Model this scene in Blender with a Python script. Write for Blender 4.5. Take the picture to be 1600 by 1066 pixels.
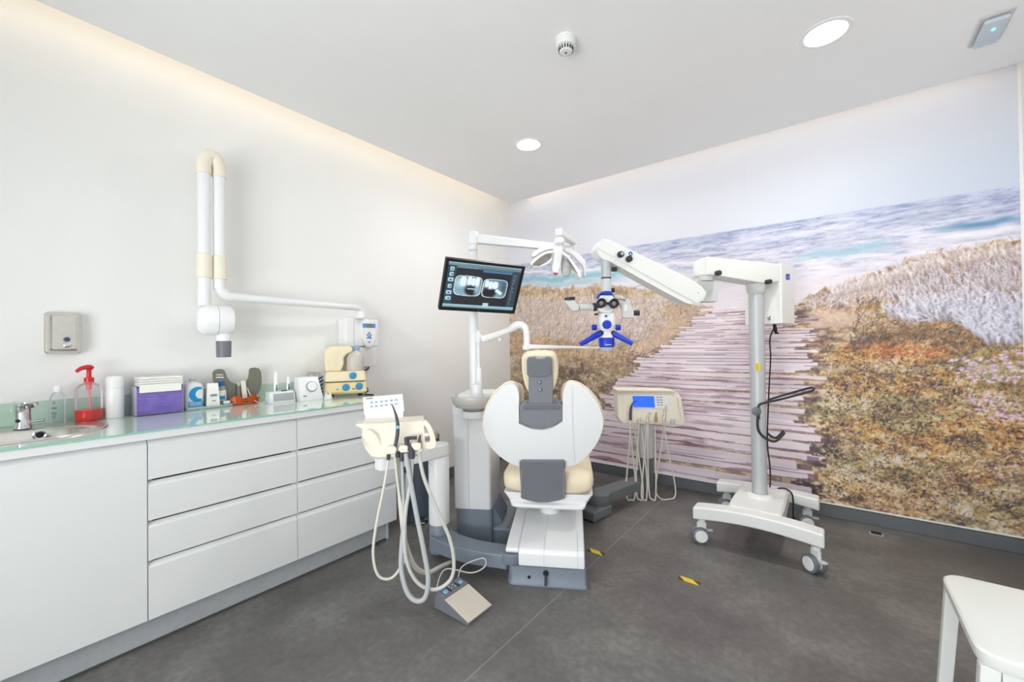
import bpy, bmesh, math
import numpy as np
from mathutils import Vector, Matrix

# ------------------------------------------------------------------ clear
for o in list(bpy.data.objects): bpy.data.objects.remove(o, do_unlink=True)
SC = bpy.context.scene
COL = SC.collection

# ------------------------------------------------------------------ camera
FPX = 648.7157                      # focal length in pixels of the 1600 px frame
EYE = np.array([0.0, 0.0, 1.26])
v1 = np.array([1301.0, 533.5]); v2 = np.array([-40.0, 549.0])
def _cr(px, py): return np.array([(px-800)/FPX, -(py-533)/FPX, -1.0])
_Y = _cr(*v1); _Y /= np.linalg.norm(_Y)
_X = -_cr(*v2); _X -= _Y*np.dot(_X, _Y); _X /= np.linalg.norm(_X)
_Z = np.cross(_X, _Y)
ROT = np.stack([_X, _Y, _Z])        # world = ROT @ camera
cam = bpy.data.cameras.new('camera'); camo = bpy.data.objects.new('camera', cam)
COL.objects.link(camo)
m4 = Matrix([list(ROT[0])+[0], list(ROT[1])+[0], list(ROT[2])+[1.26], [0, 0, 0, 1]])
camo.matrix_world = m4
cam.sensor_width = 36; cam.sensor_fit = 'HORIZONTAL'; cam.lens = FPX*36/1600
cam.clip_start = 0.02; cam.clip_end = 200
SC.camera = camo

# ------------------------------------------------------------------ world, exposure
SC.view_settings.view_transform = 'Standard'
SC.view_settings.look = 'None'
SC.view_settings.gamma = 1
SC.view_settings.use_curve_mapping = False
SC.view_settings.exposure = 0.0
wd = bpy.data.worlds.new('sky'); SC.world = wd; wd.use_nodes = True
bg = wd.node_tree.nodes['Background']; bg.inputs[0].default_value = (0.9, 0.95, 1.0, 1); bg.inputs[1].default_value = 1.2

# room extents
XL, XR, YF, YB = -2.935, 0.90, -1.60, 3.76
ZC, ZT = 2.80, 2.98

def area(name, loc, rot, sx, sy, power, color, shape='RECTANGLE', spread=math.pi, parent=None):
    l = bpy.data.lights.new(name, 'AREA'); l.shape = shape; l.size = sx
    if shape in ('RECTANGLE', 'ELLIPSE'): l.size_y = sy
    l.energy = power; l.color = color; l.spread = spread
    o = bpy.data.objects.new(name, l); COL.objects.link(o); o.location = loc; o.rotation_euler = rot
    if parent: o.parent = parent
    return o
# daylight entering by the big window in the wall behind the camera
WIN = (-1.75, 0.75, 0.35, 2.45)       # x0, x1, z0, z1
area('window_daylight', ((WIN[0]+WIN[1])/2, YF-0.16, (WIN[2]+WIN[3])/2), (math.radians(90), 0, 0), WIN[1]-WIN[0], WIN[3]-WIN[2], 60, (0.97, 0.985, 1.0))
# added fill lamp outside the same window, tilted up to brighten the ceiling
area('ceiling_fill', ((WIN[0]+WIN[1])/2, YF-0.2, WIN[2]+0.35), (math.radians(128), 0, 0), WIN[1]-WIN[0], 0.6, 51, (0.985, 0.985, 0.985))

# ------------------------------------------------------------------ pixel helpers (points on real planes at real distances)
def wray(px, py): return ROT @ _cr(px, py)
def onz(px, py, z): r = wray(px, py); return EYE + r*((z-1.26)/r[2])
def onx(px, py, x): r = wray(px, py); return EYE + r*(x/r[0])
def ony(px, py, y): r = wray(px, py); return EYE + r*(y/r[1])
def W(px, py, d): return EYE + wray(px, py)*d
def onplane(px, py, p0, n):
    r = wray(px, py); p0 = np.array(p0, float); n = np.array(n, float)
    return EYE + r*(np.dot(p0-EYE, n)/np.dot(r, n))
def proj(P):
    c = (np.asarray(P, float)-EYE) @ ROT
    return 800+FPX*c[..., 0]/-c[..., 2], 533-FPX*c[..., 1]/-c[..., 2]
CR = np.array([ROT[0][0], ROT[1][0], 0]); CR /= np.linalg.norm(CR)       # camera right, horizontal
CF = np.array([-CR[1], CR[0], 0])                                        # camera forward, horizontal
CYAW = math.atan2(CR[1], CR[0])

# ------------------------------------------------------------------ materials
def lin(c):
    out = []
    for v in c:
        v = v/255.0
        out.append(v/12.92 if v <= 0.04045 else ((v+0.055)/1.055)**2.4)
    return out
MATS = {}
def mat(name, rgb, rough=0.4, metal=0.0, noise=0.0, nscale=30, bump=0.0, trans=0.0, ior=1.45, emit=None, estr=0.0, coat=0.0, alpha=1.0, rgb2=None, spec=0.5):
    m = bpy.data.materials.new(name); m.use_nodes = True
    nt = m.node_tree; b = nt.nodes['Principled BSDF']
    c = lin(rgb)
    b.inputs['Base Color'].default_value = (*c, 1)
    b.inputs['Roughness'].default_value = rough; b.inputs['Metallic'].default_value = metal
    b.inputs['IOR'].default_value = ior; b.inputs['Transmission Weight'].default_value = trans
    b.inputs['Coat Weight'].default_value = coat; b.inputs['Alpha'].default_value = alpha
    b.inputs['Specular IOR Level'].default_value = spec
    if emit:
        b.inputs['Emission Color'].default_value = (*lin(emit), 1); b.inputs['Emission Strength'].default_value = estr
    if noise > 0 or rgb2 or bump > 0:
        tc = nt.nodes.new('ShaderNodeTexCoord'); nz = nt.nodes.new('ShaderNodeTexNoise')
        nz.inputs['Scale'].default_value = nscale; nz.inputs['Detail'].default_value = 5
        nt.links.new(tc.outputs['Object'], nz.inputs['Vector'])
        if noise > 0 or rgb2:
            rp = nt.nodes.new('ShaderNodeValToRGB')
            c2 = lin(rgb2) if rgb2 else [v*(1-noise) for v in c]
            rp.color_ramp.elements[0].color = (*c2, 1); rp.color_ramp.elements[1].color = (*c, 1)
            rp.color_ramp.elements[0].position = 0.3; rp.color_ramp.elements[1].position = 0.7
            nt.links.new(nz.outputs['Fac'], rp.inputs['Fac']); nt.links.new(rp.outputs['Color'], b.inputs['Base Color'])
        if bump > 0:
            bp = nt.nodes.new('ShaderNodeBump'); bp.inputs['Strength'].default_value = bump; bp.inputs['Distance'].default_value = 0.004
            nt.links.new(nz.outputs['Fac'], bp.inputs['Height']); nt.links.new(bp.outputs['Normal'], b.inputs['Normal'])
    MATS[name] = m
    return m
mat('wall', (240, 240, 238), 0.6, noise=0.02, nscale=3)
mat('ceilpaint', (246, 246, 246), 0.7, noise=0.02, nscale=3)
mat('lacquer', (224, 226, 226), 0.16, noise=0.01, nscale=4, coat=0.3)
mat('carcass', (205, 207, 208), 0.5, noise=0.02)
mat('plinth', (172, 176, 179), 0.4, 0.0, noise=0.10, nscale=40)
mat('strip', (74, 76, 78), 0.6, noise=0.1)
mat('cglass', (218, 235, 224), 0.03, noise=0.02, nscale=2, coat=0.5)
mat('cglass_edge', (140, 200, 176), 0.08, noise=0.05)
mat('splash', (190, 216, 200), 0.04, noise=0.03, nscale=2)
mat('steel', (216, 213, 207), 0.26, 1.0, noise=0.06, nscale=60)
mat('steel_dk', (120, 118, 114), 0.3, 1.0, noise=0.06)
mat('chrome', (214, 216, 218), 0.07, 1.0)
mat('black', (26, 26, 28), 0.45, noise=0.1)
mat('rubber', (52, 54, 58), 0.6, noise=0.1)
mat('white', (238, 239, 240), 0.30, noise=0.01, nscale=6)
mat('white_gloss', (242, 242, 243), 0.16, noise=0.01, nscale=6)
mat('cream', (242, 234, 217), 0.28, noise=0.02, nscale=8)
mat('beige', (236, 222, 194), 0.45, noise=0.03, nscale=20, bump=0.03)
mat('beige_dk', (240, 226, 190), 0.35, noise=0.03)
mat('beige_base', (243, 222, 170), 0.35, noise=0.04)
mat('cgrey', (116, 119, 127), 0.38, noise=0.05, nscale=12)
mat('cgrey2', (134, 137, 144), 0.35, noise=0.05)
mat('basegrey', (126, 135, 148), 0.4, noise=0.05, nscale=10)
mat('armgrey', (116, 120, 122), 0.42, noise=0.05)
mat('greysheet', (230, 231, 234), 0.35, noise=0.02)
mat('silver', (190, 192, 195), 0.42, 0.15, noise=0.03)
mat('offwhite', (232, 233, 230), 0.34, noise=0.015, nscale=8)
mat('lightgrey', (206, 208, 205), 0.4, noise=0.02)
mat('blue', (22, 58, 196), 0.35, noise=0.05)
mat('logo_blue', (28, 62, 160), 0.4)
mat('ink', (92, 100, 116), 0.5)
mat('palebtn', (196, 212, 240), 0.4)
mat('btnblue', (128, 186, 214), 0.3)
mat('icon', (120, 138, 200), 0.5)
mat('hose', (206, 207, 200), 0.45, noise=0.04, nscale=60)
mat('hose2', (188, 192, 194), 0.45, noise=0.04, nscale=60)
mat('hose3', (222, 220, 206), 0.45, noise=0.04, nscale=60)
mat('darkinst', (74, 72, 84), 0.35, noise=0.06)
mat('brass', (176, 150, 104), 0.3, 0.8)
mat('plastic_red', (214, 34, 40), 0.3, noise=0.03)
mat('red_liquid', (240, 40, 30), 0.08, noise=0.04, nscale=10, emit=(226, 20, 10), estr=0.0)
def clear_mat(name, rgb, fac, rough=0.04):
    m = bpy.data.materials.new(name); m.use_nodes = True; nt = m.node_tree
    b = nt.nodes['Principled BSDF']; b.inputs['Base Color'].default_value = (*lin(rgb), 1); b.inputs['Roughness'].default_value = rough
    t = nt.nodes.new('ShaderNodeBsdfTransparent'); t.inputs['Color'].default_value = (*lin(tuple(min(255, int(c*0.3+179)) for c in rgb)), 1)
    mx = nt.nodes.new('ShaderNodeMixShader'); fr = nt.nodes.new('ShaderNodeFresnel'); fr.inputs['IOR'].default_value = 1.22
    ad = nt.nodes.new('ShaderNodeMath'); ad.operation = 'ADD'; ad.inputs[1].default_value = fac
    nt.links.new(fr.outputs[0], ad.inputs[0]); nt.links.new(ad.outputs[0], mx.inputs[0])
    nt.links.new(t.outputs[0], mx.inputs[1]); nt.links.new(b.outputs[0], mx.inputs[2])
    nt.links.new(mx.outputs[0], nt.nodes['Material Output'].inputs[0])
    MATS[name] = m
clear_mat('clear', (244, 248, 250), 0.03)
clear_mat('acrylic', (240, 240, 248), 0.03)
clear_mat('clear_tray', (214, 232, 224), 0.35)
clear_mat('orange_clear', (224, 92, 16), 0.62)
clear_mat('pane', (248, 250, 250), 0.0)
mat('purple', (168, 140, 236), 0.65, rgb2=(140, 112, 220), nscale=25, bump=0.2)
mat('paper', (244, 243, 238), 0.7, noise=0.03, nscale=20, bump=0.1)
mat('label_blue', (22, 152, 212), 0.4)
mat('cap_blue', (14, 104, 196), 0.35)
mat('olive', (120, 120, 106), 0.5, noise=0.04, nscale=10)
mat('yellow', (240, 208, 36), 0.5, noise=0.06)
mat('tape_dark', (86, 78, 52), 0.6, noise=0.1)
mat('bin', (70, 78, 88), 0.35, noise=0.05)
mat('platebeige', (216, 208, 194), 0.34, 0.2, noise=0.04)
mat('emit_white', (255, 255, 255), 0.5, emit=(255, 252, 246), estr=9.0)
mat('led_green', (60, 255, 180), 0.5, emit=(70, 255, 190), estr=6.0)
mat('led_warm', (255, 232, 190), 0.5, emit=(255, 226, 178), estr=4.0)
mat('screen_blue', (36, 96, 240), 0.3, emit=(30, 96, 245), estr=0.75)
mat('lcd', (120, 136, 128), 0.4)
mat('stoolwhite', (236, 238, 234), 0.32, noise=0.01)
mat('reflector', (150, 143, 138), 0.2, 0.0, noise=0.35, nscale=30)
mat('red', (190, 40, 44), 0.4)
mat('whiteprint', (236, 238, 236), 0.5)
mat('capbrass', (214, 150, 90), 0.4)

# floor: grey vinyl with soft clouding
def floor_mat():
    m = bpy.data.materials.new('vinyl'); m.use_nodes = True; nt = m.node_tree; b = nt.nodes['Principled BSDF']
    tc = nt.nodes.new('ShaderNodeTexCoord')
    n1 = nt.nodes.new('ShaderNodeTexNoise'); n1.inputs['Scale'].default_value = 2.2; n1.inputs['Detail'].default_value = 8; n1.inputs['Roughness'].default_value = 0.62
    n2 = nt.nodes.new('ShaderNodeTexNoise'); n2.inputs['Scale'].default_value = 34; n2.inputs['Detail'].default_value = 6
    nt.links.new(tc.outputs['Object'], n1.inputs['Vector']); nt.links.new(tc.outputs['Object'], n2.inputs['Vector'])
    mx = nt.nodes.new('ShaderNodeMix'); mx.data_type = 'FLOAT'; mx.inputs[0].default_value = 0.3
    nt.links.new(n1.outputs['Fac'], mx.inputs[2]); nt.links.new(n2.outputs['Fac'], mx.inputs[3])
    rp = nt.nodes.new('ShaderNodeValToRGB'); e = rp.color_ramp.elements
    e[0].position = 0.34; e[0].color = (*lin((86, 84, 83)), 1)
    e[1].position = 0.66; e[1].color = (*lin((132, 130, 127)), 1)
    x = e.new(0.5); x.color = (*lin((106, 104, 102)), 1)
    nt.links.new(mx.outputs[0], rp.inputs['Fac']); nt.links.new(rp.outputs['Color'], b.inputs['Base Color'])
    rr = nt.nodes.new('ShaderNodeMapRange'); rr.inputs[3].default_value = 0.34; rr.inputs[4].default_value = 0.5
    nt.links.new(n2.outputs['Fac'], rr.inputs[0]); nt.links.new(rr.outputs[0], b.inputs['Roughness'])
    bp = nt.nodes.new('ShaderNodeBump'); bp.inputs['Strength'].default_value = 0.06; bp.inputs['Distance'].default_value = 0.002
    nt.links.new(n2.outputs['Fac'], bp.inputs['Height']); nt.links.new(bp.outputs['Normal'], b.inputs['Normal'])
    MATS['vinyl'] = m
floor_mat()
mat('base_vinyl', (104, 108, 112), 0.42, noise=0.10, nscale=14)
mat('weld', (138, 134, 130), 0.5)

# ------------------------------------------------------------------ geometry helpers
class G:
    def __init__(s): s.v = []; s.f = []
    def add(s, vs, fs):
        n = len(s.v); s.v += [tuple(map(float, p)) for p in vs]; s.f += [tuple(i+n for i in f) for f in fs]; return s
    def box(s, x0, x1, y0, y1, z0, z1):
        return s.add([(x0,y0,z0),(x1,y0,z0),(x1,y1,z0),(x0,y1,z0),(x0,y0,z1),(x1,y0,z1),(x1,y1,z1),(x0,y1,z1)],
                     [(0,3,2,1),(4,5,6,7),(0,1,5,4),(1,2,6,5),(2,3,7,6),(3,0,4,7)])
    def obox(s, c, u, v, w, hu, hv, hw):
        c, u, v, w = [np.array(a, float) for a in (c, u, v, w)]
        u = u/np.linalg.norm(u)*hu; v = v/np.linalg.norm(v)*hv; w = w/np.linalg.norm(w)*hw
        P = [c+a*u+b*v+d*w for d in (-1, 1) for (a, b) in ((-1,-1),(1,-1),(1,1),(-1,1))]
        return s.add(P, [(0,3,2,1),(4,5,6,7),(0,1,5,4),(1,2,6,5),(2,3,7,6),(3,0,4,7)])
    def cyl(s, p0, p1, r0, r1=None, n=24, caps=True):
        r1 = r0 if r1 is None else r1
        return s.loft([ring(p0, np.array(p1, float)-np.array(p0, float), r0, n), ring(p1, np.array(p1, float)-np.array(p0, float), r1, n)], caps)
    def loft(s, rings, caps=True, closed=True):
        n = len(rings[0]); vs = [p for r in rings for p in r]; fs = []
        for k in range(len(rings)-1):
            for i in range(n if closed else n-1):
                j = (i+1) % n
                fs.append((k*n+i, k*n+j, (k+1)*n+j, (k+1)*n+i))
        if caps:
            fs.append(tuple(reversed(range(n)))); fs.append(tuple((len(rings)-1)*n+i for i in range(n)))
        return s.add(vs, fs)
    def lathe(s, prof, c, axis=(0,0,1), n=32, caps=True):
        c = np.array(c, float); a = np.array(axis, float); a /= np.linalg.norm(a)
        return s.loft([ring(c+a*z, a, max(r, 1e-4), n) for r, z in prof], caps)
    def tube(s, pts, r, n=10, sm=8, caps=True):
        P = catmull(pts, sm) if sm else [np.array(p, float) for p in pts]
        R = r if hasattr(r, '__len__') else None
        rings = []; up = None
        for i, p in enumerate(P):
            t = P[min(i+1, len(P)-1)]-P[max(i-1, 0)]; t /= np.linalg.norm(t)+1e-12
            if up is None:
                up = np.cross(t, (0,0,1.0)); 
                if np.linalg.norm(up) < 1e-3: up = np.cross(t, (1.0,0,0))
            up = up-t*np.dot(up, t); up /= np.linalg.norm(up); w = np.cross(t, up)
            rr = np.interp(i/(len(P)-1), np.linspace(0, 1, len(R)), R) if R is not None else r
            rings.append([p+rr*(math.cos(2*math.pi*k/n)*up+math.sin(2*math.pi*k/n)*w) for k in range(n)])
        return s.loft(rings, caps)
    def prism(s, pts, off):
        A = [np.array(p, float) for p in pts]; off = np.array(off, float); Bq = [p+off for p in A]
        return s.loft([A, Bq], True)
    def ball(s, c, r, sc=(1,1,1), n=20, m=12):
        c = np.array(c, float); rings = []
        for k in range(m+1):
            a = -math.pi/2+math.pi*k/m; cr = max(math.cos(a), 1e-3)*r; z = math.sin(a)*r
            rings.append([c+np.array([cr*math.cos(2*math.pi*i/n)*sc[0], cr*math.sin(2*math.pi*i/n)*sc[1], z*sc[2]]) for i in range(n)])
        return s.loft(rings, True)
def ring(c, axis, r, n):
    c = np.array(c, float); a = np.array(axis, float); a /= np.linalg.norm(a)
    u = np.cross(a, (0,0,1.0)) if abs(a[2]) < 0.95 else np.cross(a, (0,1.0,0))
    u /= np.linalg.norm(u); w = np.cross(a, u)
    return [c+r*(math.cos(2*math.pi*i/n)*u+math.sin(2*math.pi*i/n)*w) for i in range(n)]
def catmull(pts, k=8):
    P = [np.array(p, float) for p in pts]; Q = [2*P[0]-P[1]]+P+[2*P[-1]-P[-2]]; out = []
    for i in range(1, len(Q)-2):
        for j in range(k):
            t = j/k; a, b, c, d = Q[i-1], Q[i], Q[i+1], Q[i+2]
            out.append(0.5*((2*b)+(-a+c)*t+(2*a-5*b+4*c-d)*t*t+(-a+3*b-3*c+d)*t**3))
    out.append(P[-1]); return out
def rounded(pts, rad, k=5):
    """round the corners of a 2D/3D polygon"""
    P = [np.array(p, float) for p in pts]; n = len(P); out = []
    for i in range(n):
        a, b, c = P[i-1], P[i], P[(i+1) % n]
        r = rad[i] if hasattr(rad, '__len__') else rad
        d1 = a-b; d2 = c-b; l1 = np.linalg.norm(d1); l2 = np.linalg.norm(d2)
        q = min(r, l1*0.45, l2*0.45); s0 = b+d1/l1*q; e0 = b+d2/l2*q
        for j in range(k+1):
            t = j/k; out.append((1-t)**2*s0+2*t*(1-t)*b+t*t*e0)
    return out
ROOTM = {}
def rootof(o):
    while o.parent: o = o.parent
    return o
def build(g, name, m, parent=None, bevel=0, seg=2, smooth=35, world=True, subsurf=0, label=None):
    me = bpy.data.meshes.new(name)
    vs = np.array(g.v, float)
    if parent is not None and world:
        inv = ROOTM[rootof(parent).name]
        vs = vs @ inv[:3, :3].T + inv[:3, 3]
    me.from_pydata([tuple(p) for p in vs], [], g.f)
    bm = bmesh.new(); bm.from_mesh(me)
    bmesh.ops.remove_doubles(bm, verts=bm.verts, dist=1e-6)
    bmesh.ops.recalc_face_normals(bm, faces=bm.faces)
    bm.to_mesh(me); bm.free()
    me.materials.append(MATS[m] if isinstance(m, str) else m)
    if smooth:
        me.shade_smooth()
        if subsurf == 0 and bevel == 0: me.set_sharp_from_angle(angle=math.radians(smooth))
    o = bpy.data.objects.new(name, me); COL.objects.link(o)
    if parent is not None: o.parent = parent
    if bevel:
        md = o.modifiers.new('bevel', 'BEVEL'); md.width = bevel; md.segments = seg; md.limit_method = 'ANGLE'; md.angle_limit = math.radians(32)
        md.harden_normals = False
        wn = o.modifiers.new('wn', 'WEIGHTED_NORMAL'); wn.keep_sharp = True
    if subsurf:
        sd = o.modifiers.new('sub', 'SUBSURF'); sd.levels = subsurf; sd.render_levels = subsurf
    if label: o['label'] = label
    if parent is None: ROOTM[o.name] = np.eye(4)
    return o
def thing(name, label, cat, loc=(0,0,0), rz=0.0, group=None):
    o = bpy.data.objects.new(name, None); COL.objects.link(o)
    o.location = tuple(map(float, loc)); o.rotation_euler = (0, 0, rz); o.empty_display_size = 0.1
    o['label'] = label; o['category'] = cat
    if group: o['group'] = group
    M = np.array(Matrix.Translation(o.location) @ Matrix.Rotation(rz, 4, 'Z'))
    ROOTM[o.name] = np.linalg.inv(M)
    return o
def tag(o, label, cat, group=None):
    o['label'] = label; o['category'] = cat
    if group: o['group'] = group
    return o
def struct(o): o['kind'] = 'structure'; return o
def copy_tree(o, parent=None):
    c = o.copy(); COL.objects.link(c); c.parent = parent
    if parent is None: ROOTM[c.name] = ROOTM[o.name]
    for ch in list(o.children): copy_tree(ch, c)
    return c
class Frame:
    """local frame: x to the right, y away, z up; maps to world"""
    def __init__(s, o, yaw):
        s.o = np.array([o[0], o[1], 0.0]); s.yaw = yaw
        s.x = np.array([math.cos(yaw), math.sin(yaw), 0]); s.y = np.array([-math.sin(yaw), math.cos(yaw), 0]); s.z = np.array([0, 0, 1.0])
    def w(s, x, y, z): return s.o+s.x*x+s.y*y+s.z*z
    def at(s, px, py, y):           # pixel -> world point on the local plane y = const
        return onplane(px, py, s.o+s.y*y, s.y)
    def box(s, g, x0, x1, y0, y1, z0, z1):
        return g.add([s.w(*p) for p in ((x0,y0,z0),(x1,y0,z0),(x1,y1,z0),(x0,y1,z0),(x0,y0,z1),(x1,y0,z1),(x1,y1,z1),(x0,y1,z1))],
                     [(0,3,2,1),(4,5,6,7),(0,1,5,4),(1,2,6,5),(2,3,7,6),(3,0,4,7)])
    def loc(s, P): d = np.array(P)-s.o; return np.array([d@s.x, d@s.y, d[2]])

# ================================================================== THE ROOM
T = 0.12
o = struct(build(G().box(XL-T, XR+T, YF-T, YB+T, -0.1, 0.0), 'floor', 'vinyl', smooth=0))
g = G().box(-1.112, -1.106, YF, YB, -0.001, 0.0008); build(g, 'weld_seam', 'weld', o, smooth=0)
struct(build(G().box(XL-T, XL, YF-T, YB+T, 0, ZT), 'wall_left', 'wall', smooth=0))
struct(build(G().box(XL, XR, YB, YB+T, 0, ZT), 'wall_back', 'wall', smooth=0))
struct(build(G().box(XR, XR+T, YF-T, YB+T, 0, ZT), 'wall_right', 'wall', smooth=0))
x0, x1, z0, z1 = WIN
g = G().box(XL, x0, YF-T, YF, 0, ZT).box(x1, XR, YF-T, YF, 0, ZT).box(x0, x1, YF-T, YF, 0, z0).box(x0, x1, YF-T, YF, z1, ZT)
struct(build(g, 'wall_front', 'wall', smooth=0))
wn = bpy.data.objects.new('window_1', None); COL.objects.link(wn); struct(wn); ROOTM[wn.name] = np.eye(4)
g = G()
for a in (x0, (x0+x1)/2-0.03, x1-0.06): g.box(a, a+0.06, YF-0.09, YF-0.03, z0, z1)
build(g, 'window_frame', 'white', wn, bevel=0.006)
g = G()
for z in (z0, z1-0.06): g.box(x0+0.06, x1-0.06, YF-0.085, YF-0.035, z, z+0.06)
build(g, 'window_rail', 'white', wn, bevel=0.006)
for a, b in ((x0+0.06, (x0+x1)/2-0.03), ((x0+x1)/2+0.03, x1-0.06)):
    build(G().box(a, b, YF-0.064, YF-0.058, z0+0.06, z1-0.06), 'pane', 'pane', wn, smooth=0)
build(G().box(x0-0.03, x1+0.03, YF-0.03, YF+0.03, z0-0.03, z0), 'window_sill', 'white', wn, bevel=0.006)
# dropped ceiling leaves a light cove along the left and the back wall
CX0, CY1 = -2.752, 3.556
struct(build(G().box(CX0, XR, YF, CY1, ZC, ZC+0.05), 'ceiling', 'ceilpaint', smooth=0))
struct(build(G().box(XL-T, XR+T, YF-T, YB+T, ZT, ZT+0.1), 'ceiling', 'ceilpaint', smooth=0))
struct(build(G().box(XL, XR-0.001, YB-0.014, YB, 0, 0.086).box(XL, XR, YB-0.016, YB, 0.086, 0.094), 'baseboard_back', 'base_vinyl', bevel=0.004))
struct(build(G().box(XL, XL+0.014, 1.72, YB-0.016, 0, 0.09), 'baseboard_left', 'base_vinyl', bevel=0.004))
struct(build(G().box(XR-0.014, XR, YF, YB-0.016, 0, 0.09), 'baseboard_right', 'base_vinyl', bevel=0.004))
build(G().box(XL, XR-0.02, YB-0.017, YB-0.001, 0.0942, 0.101), 'cap_strip', 'whiteprint', bpy.data.objects['baseboard_back'], smooth=0)
# led strips lying in the cove
for nm, bx, lab in (('led_strip', (CX0+0.01, CX0+0.035, YF+0.2, CY1-0.05, ZC+0.05, ZC+0.058), 'warm light strip hidden in the ceiling cove along the white wall'),
                    ('led_strip', (CX0+0.06, XR-0.1, CY1-0.035, CY1-0.01, ZC+0.05, ZC+0.058), 'warm light strip hidden in the ceiling cove above the beach mural')):
    s = build(G().box(*bx), nm, 'led_warm', smooth=0); tag(s, lab, 'light strip', 'cove light strips')
ly = (YF+0.2+CY1-0.05)/2
area('cove_light', (CX0+0.02, ly, ZC+0.075), (0, math.radians(-115), 0), 0.03, CY1-YF-0.3, 7.0, (1.0, 0.90, 0.77))
area('cove_light', ((CX0+XR)/2, CY1-0.02, ZC+0.075), (math.radians(115), 0, 0), XR-CX0-0.2, 0.03, 1.2, (1.0, 0.95, 0.88))

# ------------------------------------------------------------------ the photo mural (a flat print): colours are computed per grid point
def mural():
    rng = np.random.RandomState(7)
    RES = 0.004
    xs = np.arange(XL+0.002, 0.886, RES); zs = np.arange(0.101, ZT-0.002, RES)
    X, Zg = np.meshgrid(xs, zs)
    U, V = proj(np.stack([X, np.full_like(X, YB), Zg], -1))
    H, Wd = X.shape
    tabs = [rng.rand(256, 256) for _ in range(12)]
    def vn(x, y, k):
        t = tabs[k % 12]; xi = np.floor(x).astype(int); yi = np.floor(y).astype(int); fx = x-xi; fy = y-yi
        fx = fx*fx*(3-2*fx); fy = fy*fy*(3-2*fy); a = t[yi % 256, xi % 256]; b = t[yi % 256, (xi+1) % 256]; c = t[(yi+1) % 256, xi % 256]; d = t[(yi+1) % 256, (xi+1) % 256]
        return (a*(1-fx)+b*fx)*(1-fy)+(c*(1-fx)+d*fx)*fy
    def fbm(sx, sz, k, o=4, ro=0.55):
        r = 0; am = 1; tot = 0
        for i in range(o):
            r = r+am*vn(X/sx*2**i+17.3*i+50, Zg/sz*2**i+9.1*i+50, k+i); tot += am; am *= ro
        return r/tot
    def sm(a, b, x): t = np.clip((x-a)/(b-a), 0, 1); return t*t*(3-2*t)
    def C(*c): return np.array(c, float)
    img = np.zeros((H, Wd, 3))
    def mixin(m, col): 
        nonlocal img
        img = img*(1-m[..., None])+np.asarray(col, float)*m[..., None]
    # sky
    img[:] = C(220, 222, 231)
    mixin(sm(2.75, 2.2, Zg)*sm(-1.0, 0.9, X)*0.8, C(198, 208, 224))
    # sea
    hz = 2.168
    sea = sm(hz+0.006, hz-0.006, Zg)
    n1 = fbm(0.09, 0.013, 0, 4, 0.7); n2 = fbm(0.5, 0.05, 3, 4)
    dpt = np.clip((hz-Zg)/0.5, 0, 1)
    base = C(178, 186, 212)*(1-dpt[..., None]**0.8)+C(226, 221, 230)*dpt[..., None]**0.8
    seac = base+(n1[..., None]-0.5)*C(110, 95, 70)*(1-0.6*dpt[..., None])+(n2[..., None]-0.5)*C(50, 45, 36)
    mixin(sea, seac)
    # dark ripples
    mixin(sea*sm(0.60, 0.70, n1)*0.0+sea*sm(0.41, 0.33, n1)*0.6*(1-dpt*0.75), C(138, 148, 186))
    # waves (turquoise crest lines and foam below)
    def wave(pts, th, col, a):
        P = np.array([ony(p[0], p[1], YB) for p in pts]); zz = np.interp(X, P[:, 0], P[:, 2], left=-9, right=9)
        jit = (vn(X/0.07+9, X*0, 5)-0.5)*th*1.2
        ok = (X > P[0, 0]) & (X < P[-1, 0])
        fade = np.clip((X-P[0, 0])/0.2, 0, 1)*np.clip((P[-1, 0]-X)/0.12+0.35, 0, 1)
        mixin(np.where(ok, np.exp(-((Zg-zz-jit)/th)**2)*a*fade, 0)*np.clip(0.4+1.2*n1, 0, 1), col)
    wave([(1440, 360), (1500, 352), (1560, 345), (1600, 342)], 0.022, C(104, 148, 182), 1.0)
    wave([(1420, 372), (1500, 366), (1600, 356)], 0.02, C(240, 238, 244), 0.9)
    wave([(1230, 404), (1290, 396), (1360, 388), (1400, 382)], 0.03, C(158, 196, 212), 0.9)
    wave([(800, 436), (860, 436), (930, 430), (1010, 424), (1060, 430)], 0.03, C(140, 194, 208), 1.0)
    wave([(800, 446), (880, 445), (960, 437), (1050, 440)], 0.018, C(168, 208, 216), 0.8)
    wave([(800, 426), (900, 424), (1000, 414), (1120, 408)], 0.015, C(244, 242, 248), 0.8)
    wave([(960, 440), (1100, 428), (1200, 415)], 0.03, C(236, 230, 238), 0.8)
    wave([(1020, 398), (1200, 372), (1400, 340)], 0.012, C(226, 226, 238), 0.6)
    # haze of spray above the dunes
    mixin(sm(1.82, 1.66, Zg)*0.75, C(230, 222, 230))
    # ---- land mask: top line in photo pixels, turned into wall heights
    top = [(790, 450), (830, 446), (880, 450), (930, 446), (980, 448), (1030, 456), (1070, 468), (1110, 482), (1160, 484), (1240, 478),
           (1262, 462), (1290, 450), (1330, 440), (1375, 424), (1420, 410), (1460, 396), (1510, 384), (1560, 376), (1610, 372)]
    P = np.array([ony(a, b, YB) for a, b in top]); zt = np.interp(X, P[:, 0], P[:, 2])
    rough_top = zt+(fbm(0.05, 0.05, 2, 3)-0.5)*0.10
    land = sm(0.01, -0.012, Zg-rough_top)
    d = np.clip((zt-Zg)/1.5, 0, 1)
    # shrub field texture: small leaf lumps, coloured by larger drifts
    a1 = fbm(0.034, 0.026, 1, 4, 0.8); a2 = fbm(0.34, 0.15, 4, 4); a3 = fbm(0.013, 0.011, 6, 2, 0.8); a4 = fbm(0.16, 0.09, 8, 4, 0.75)
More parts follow.
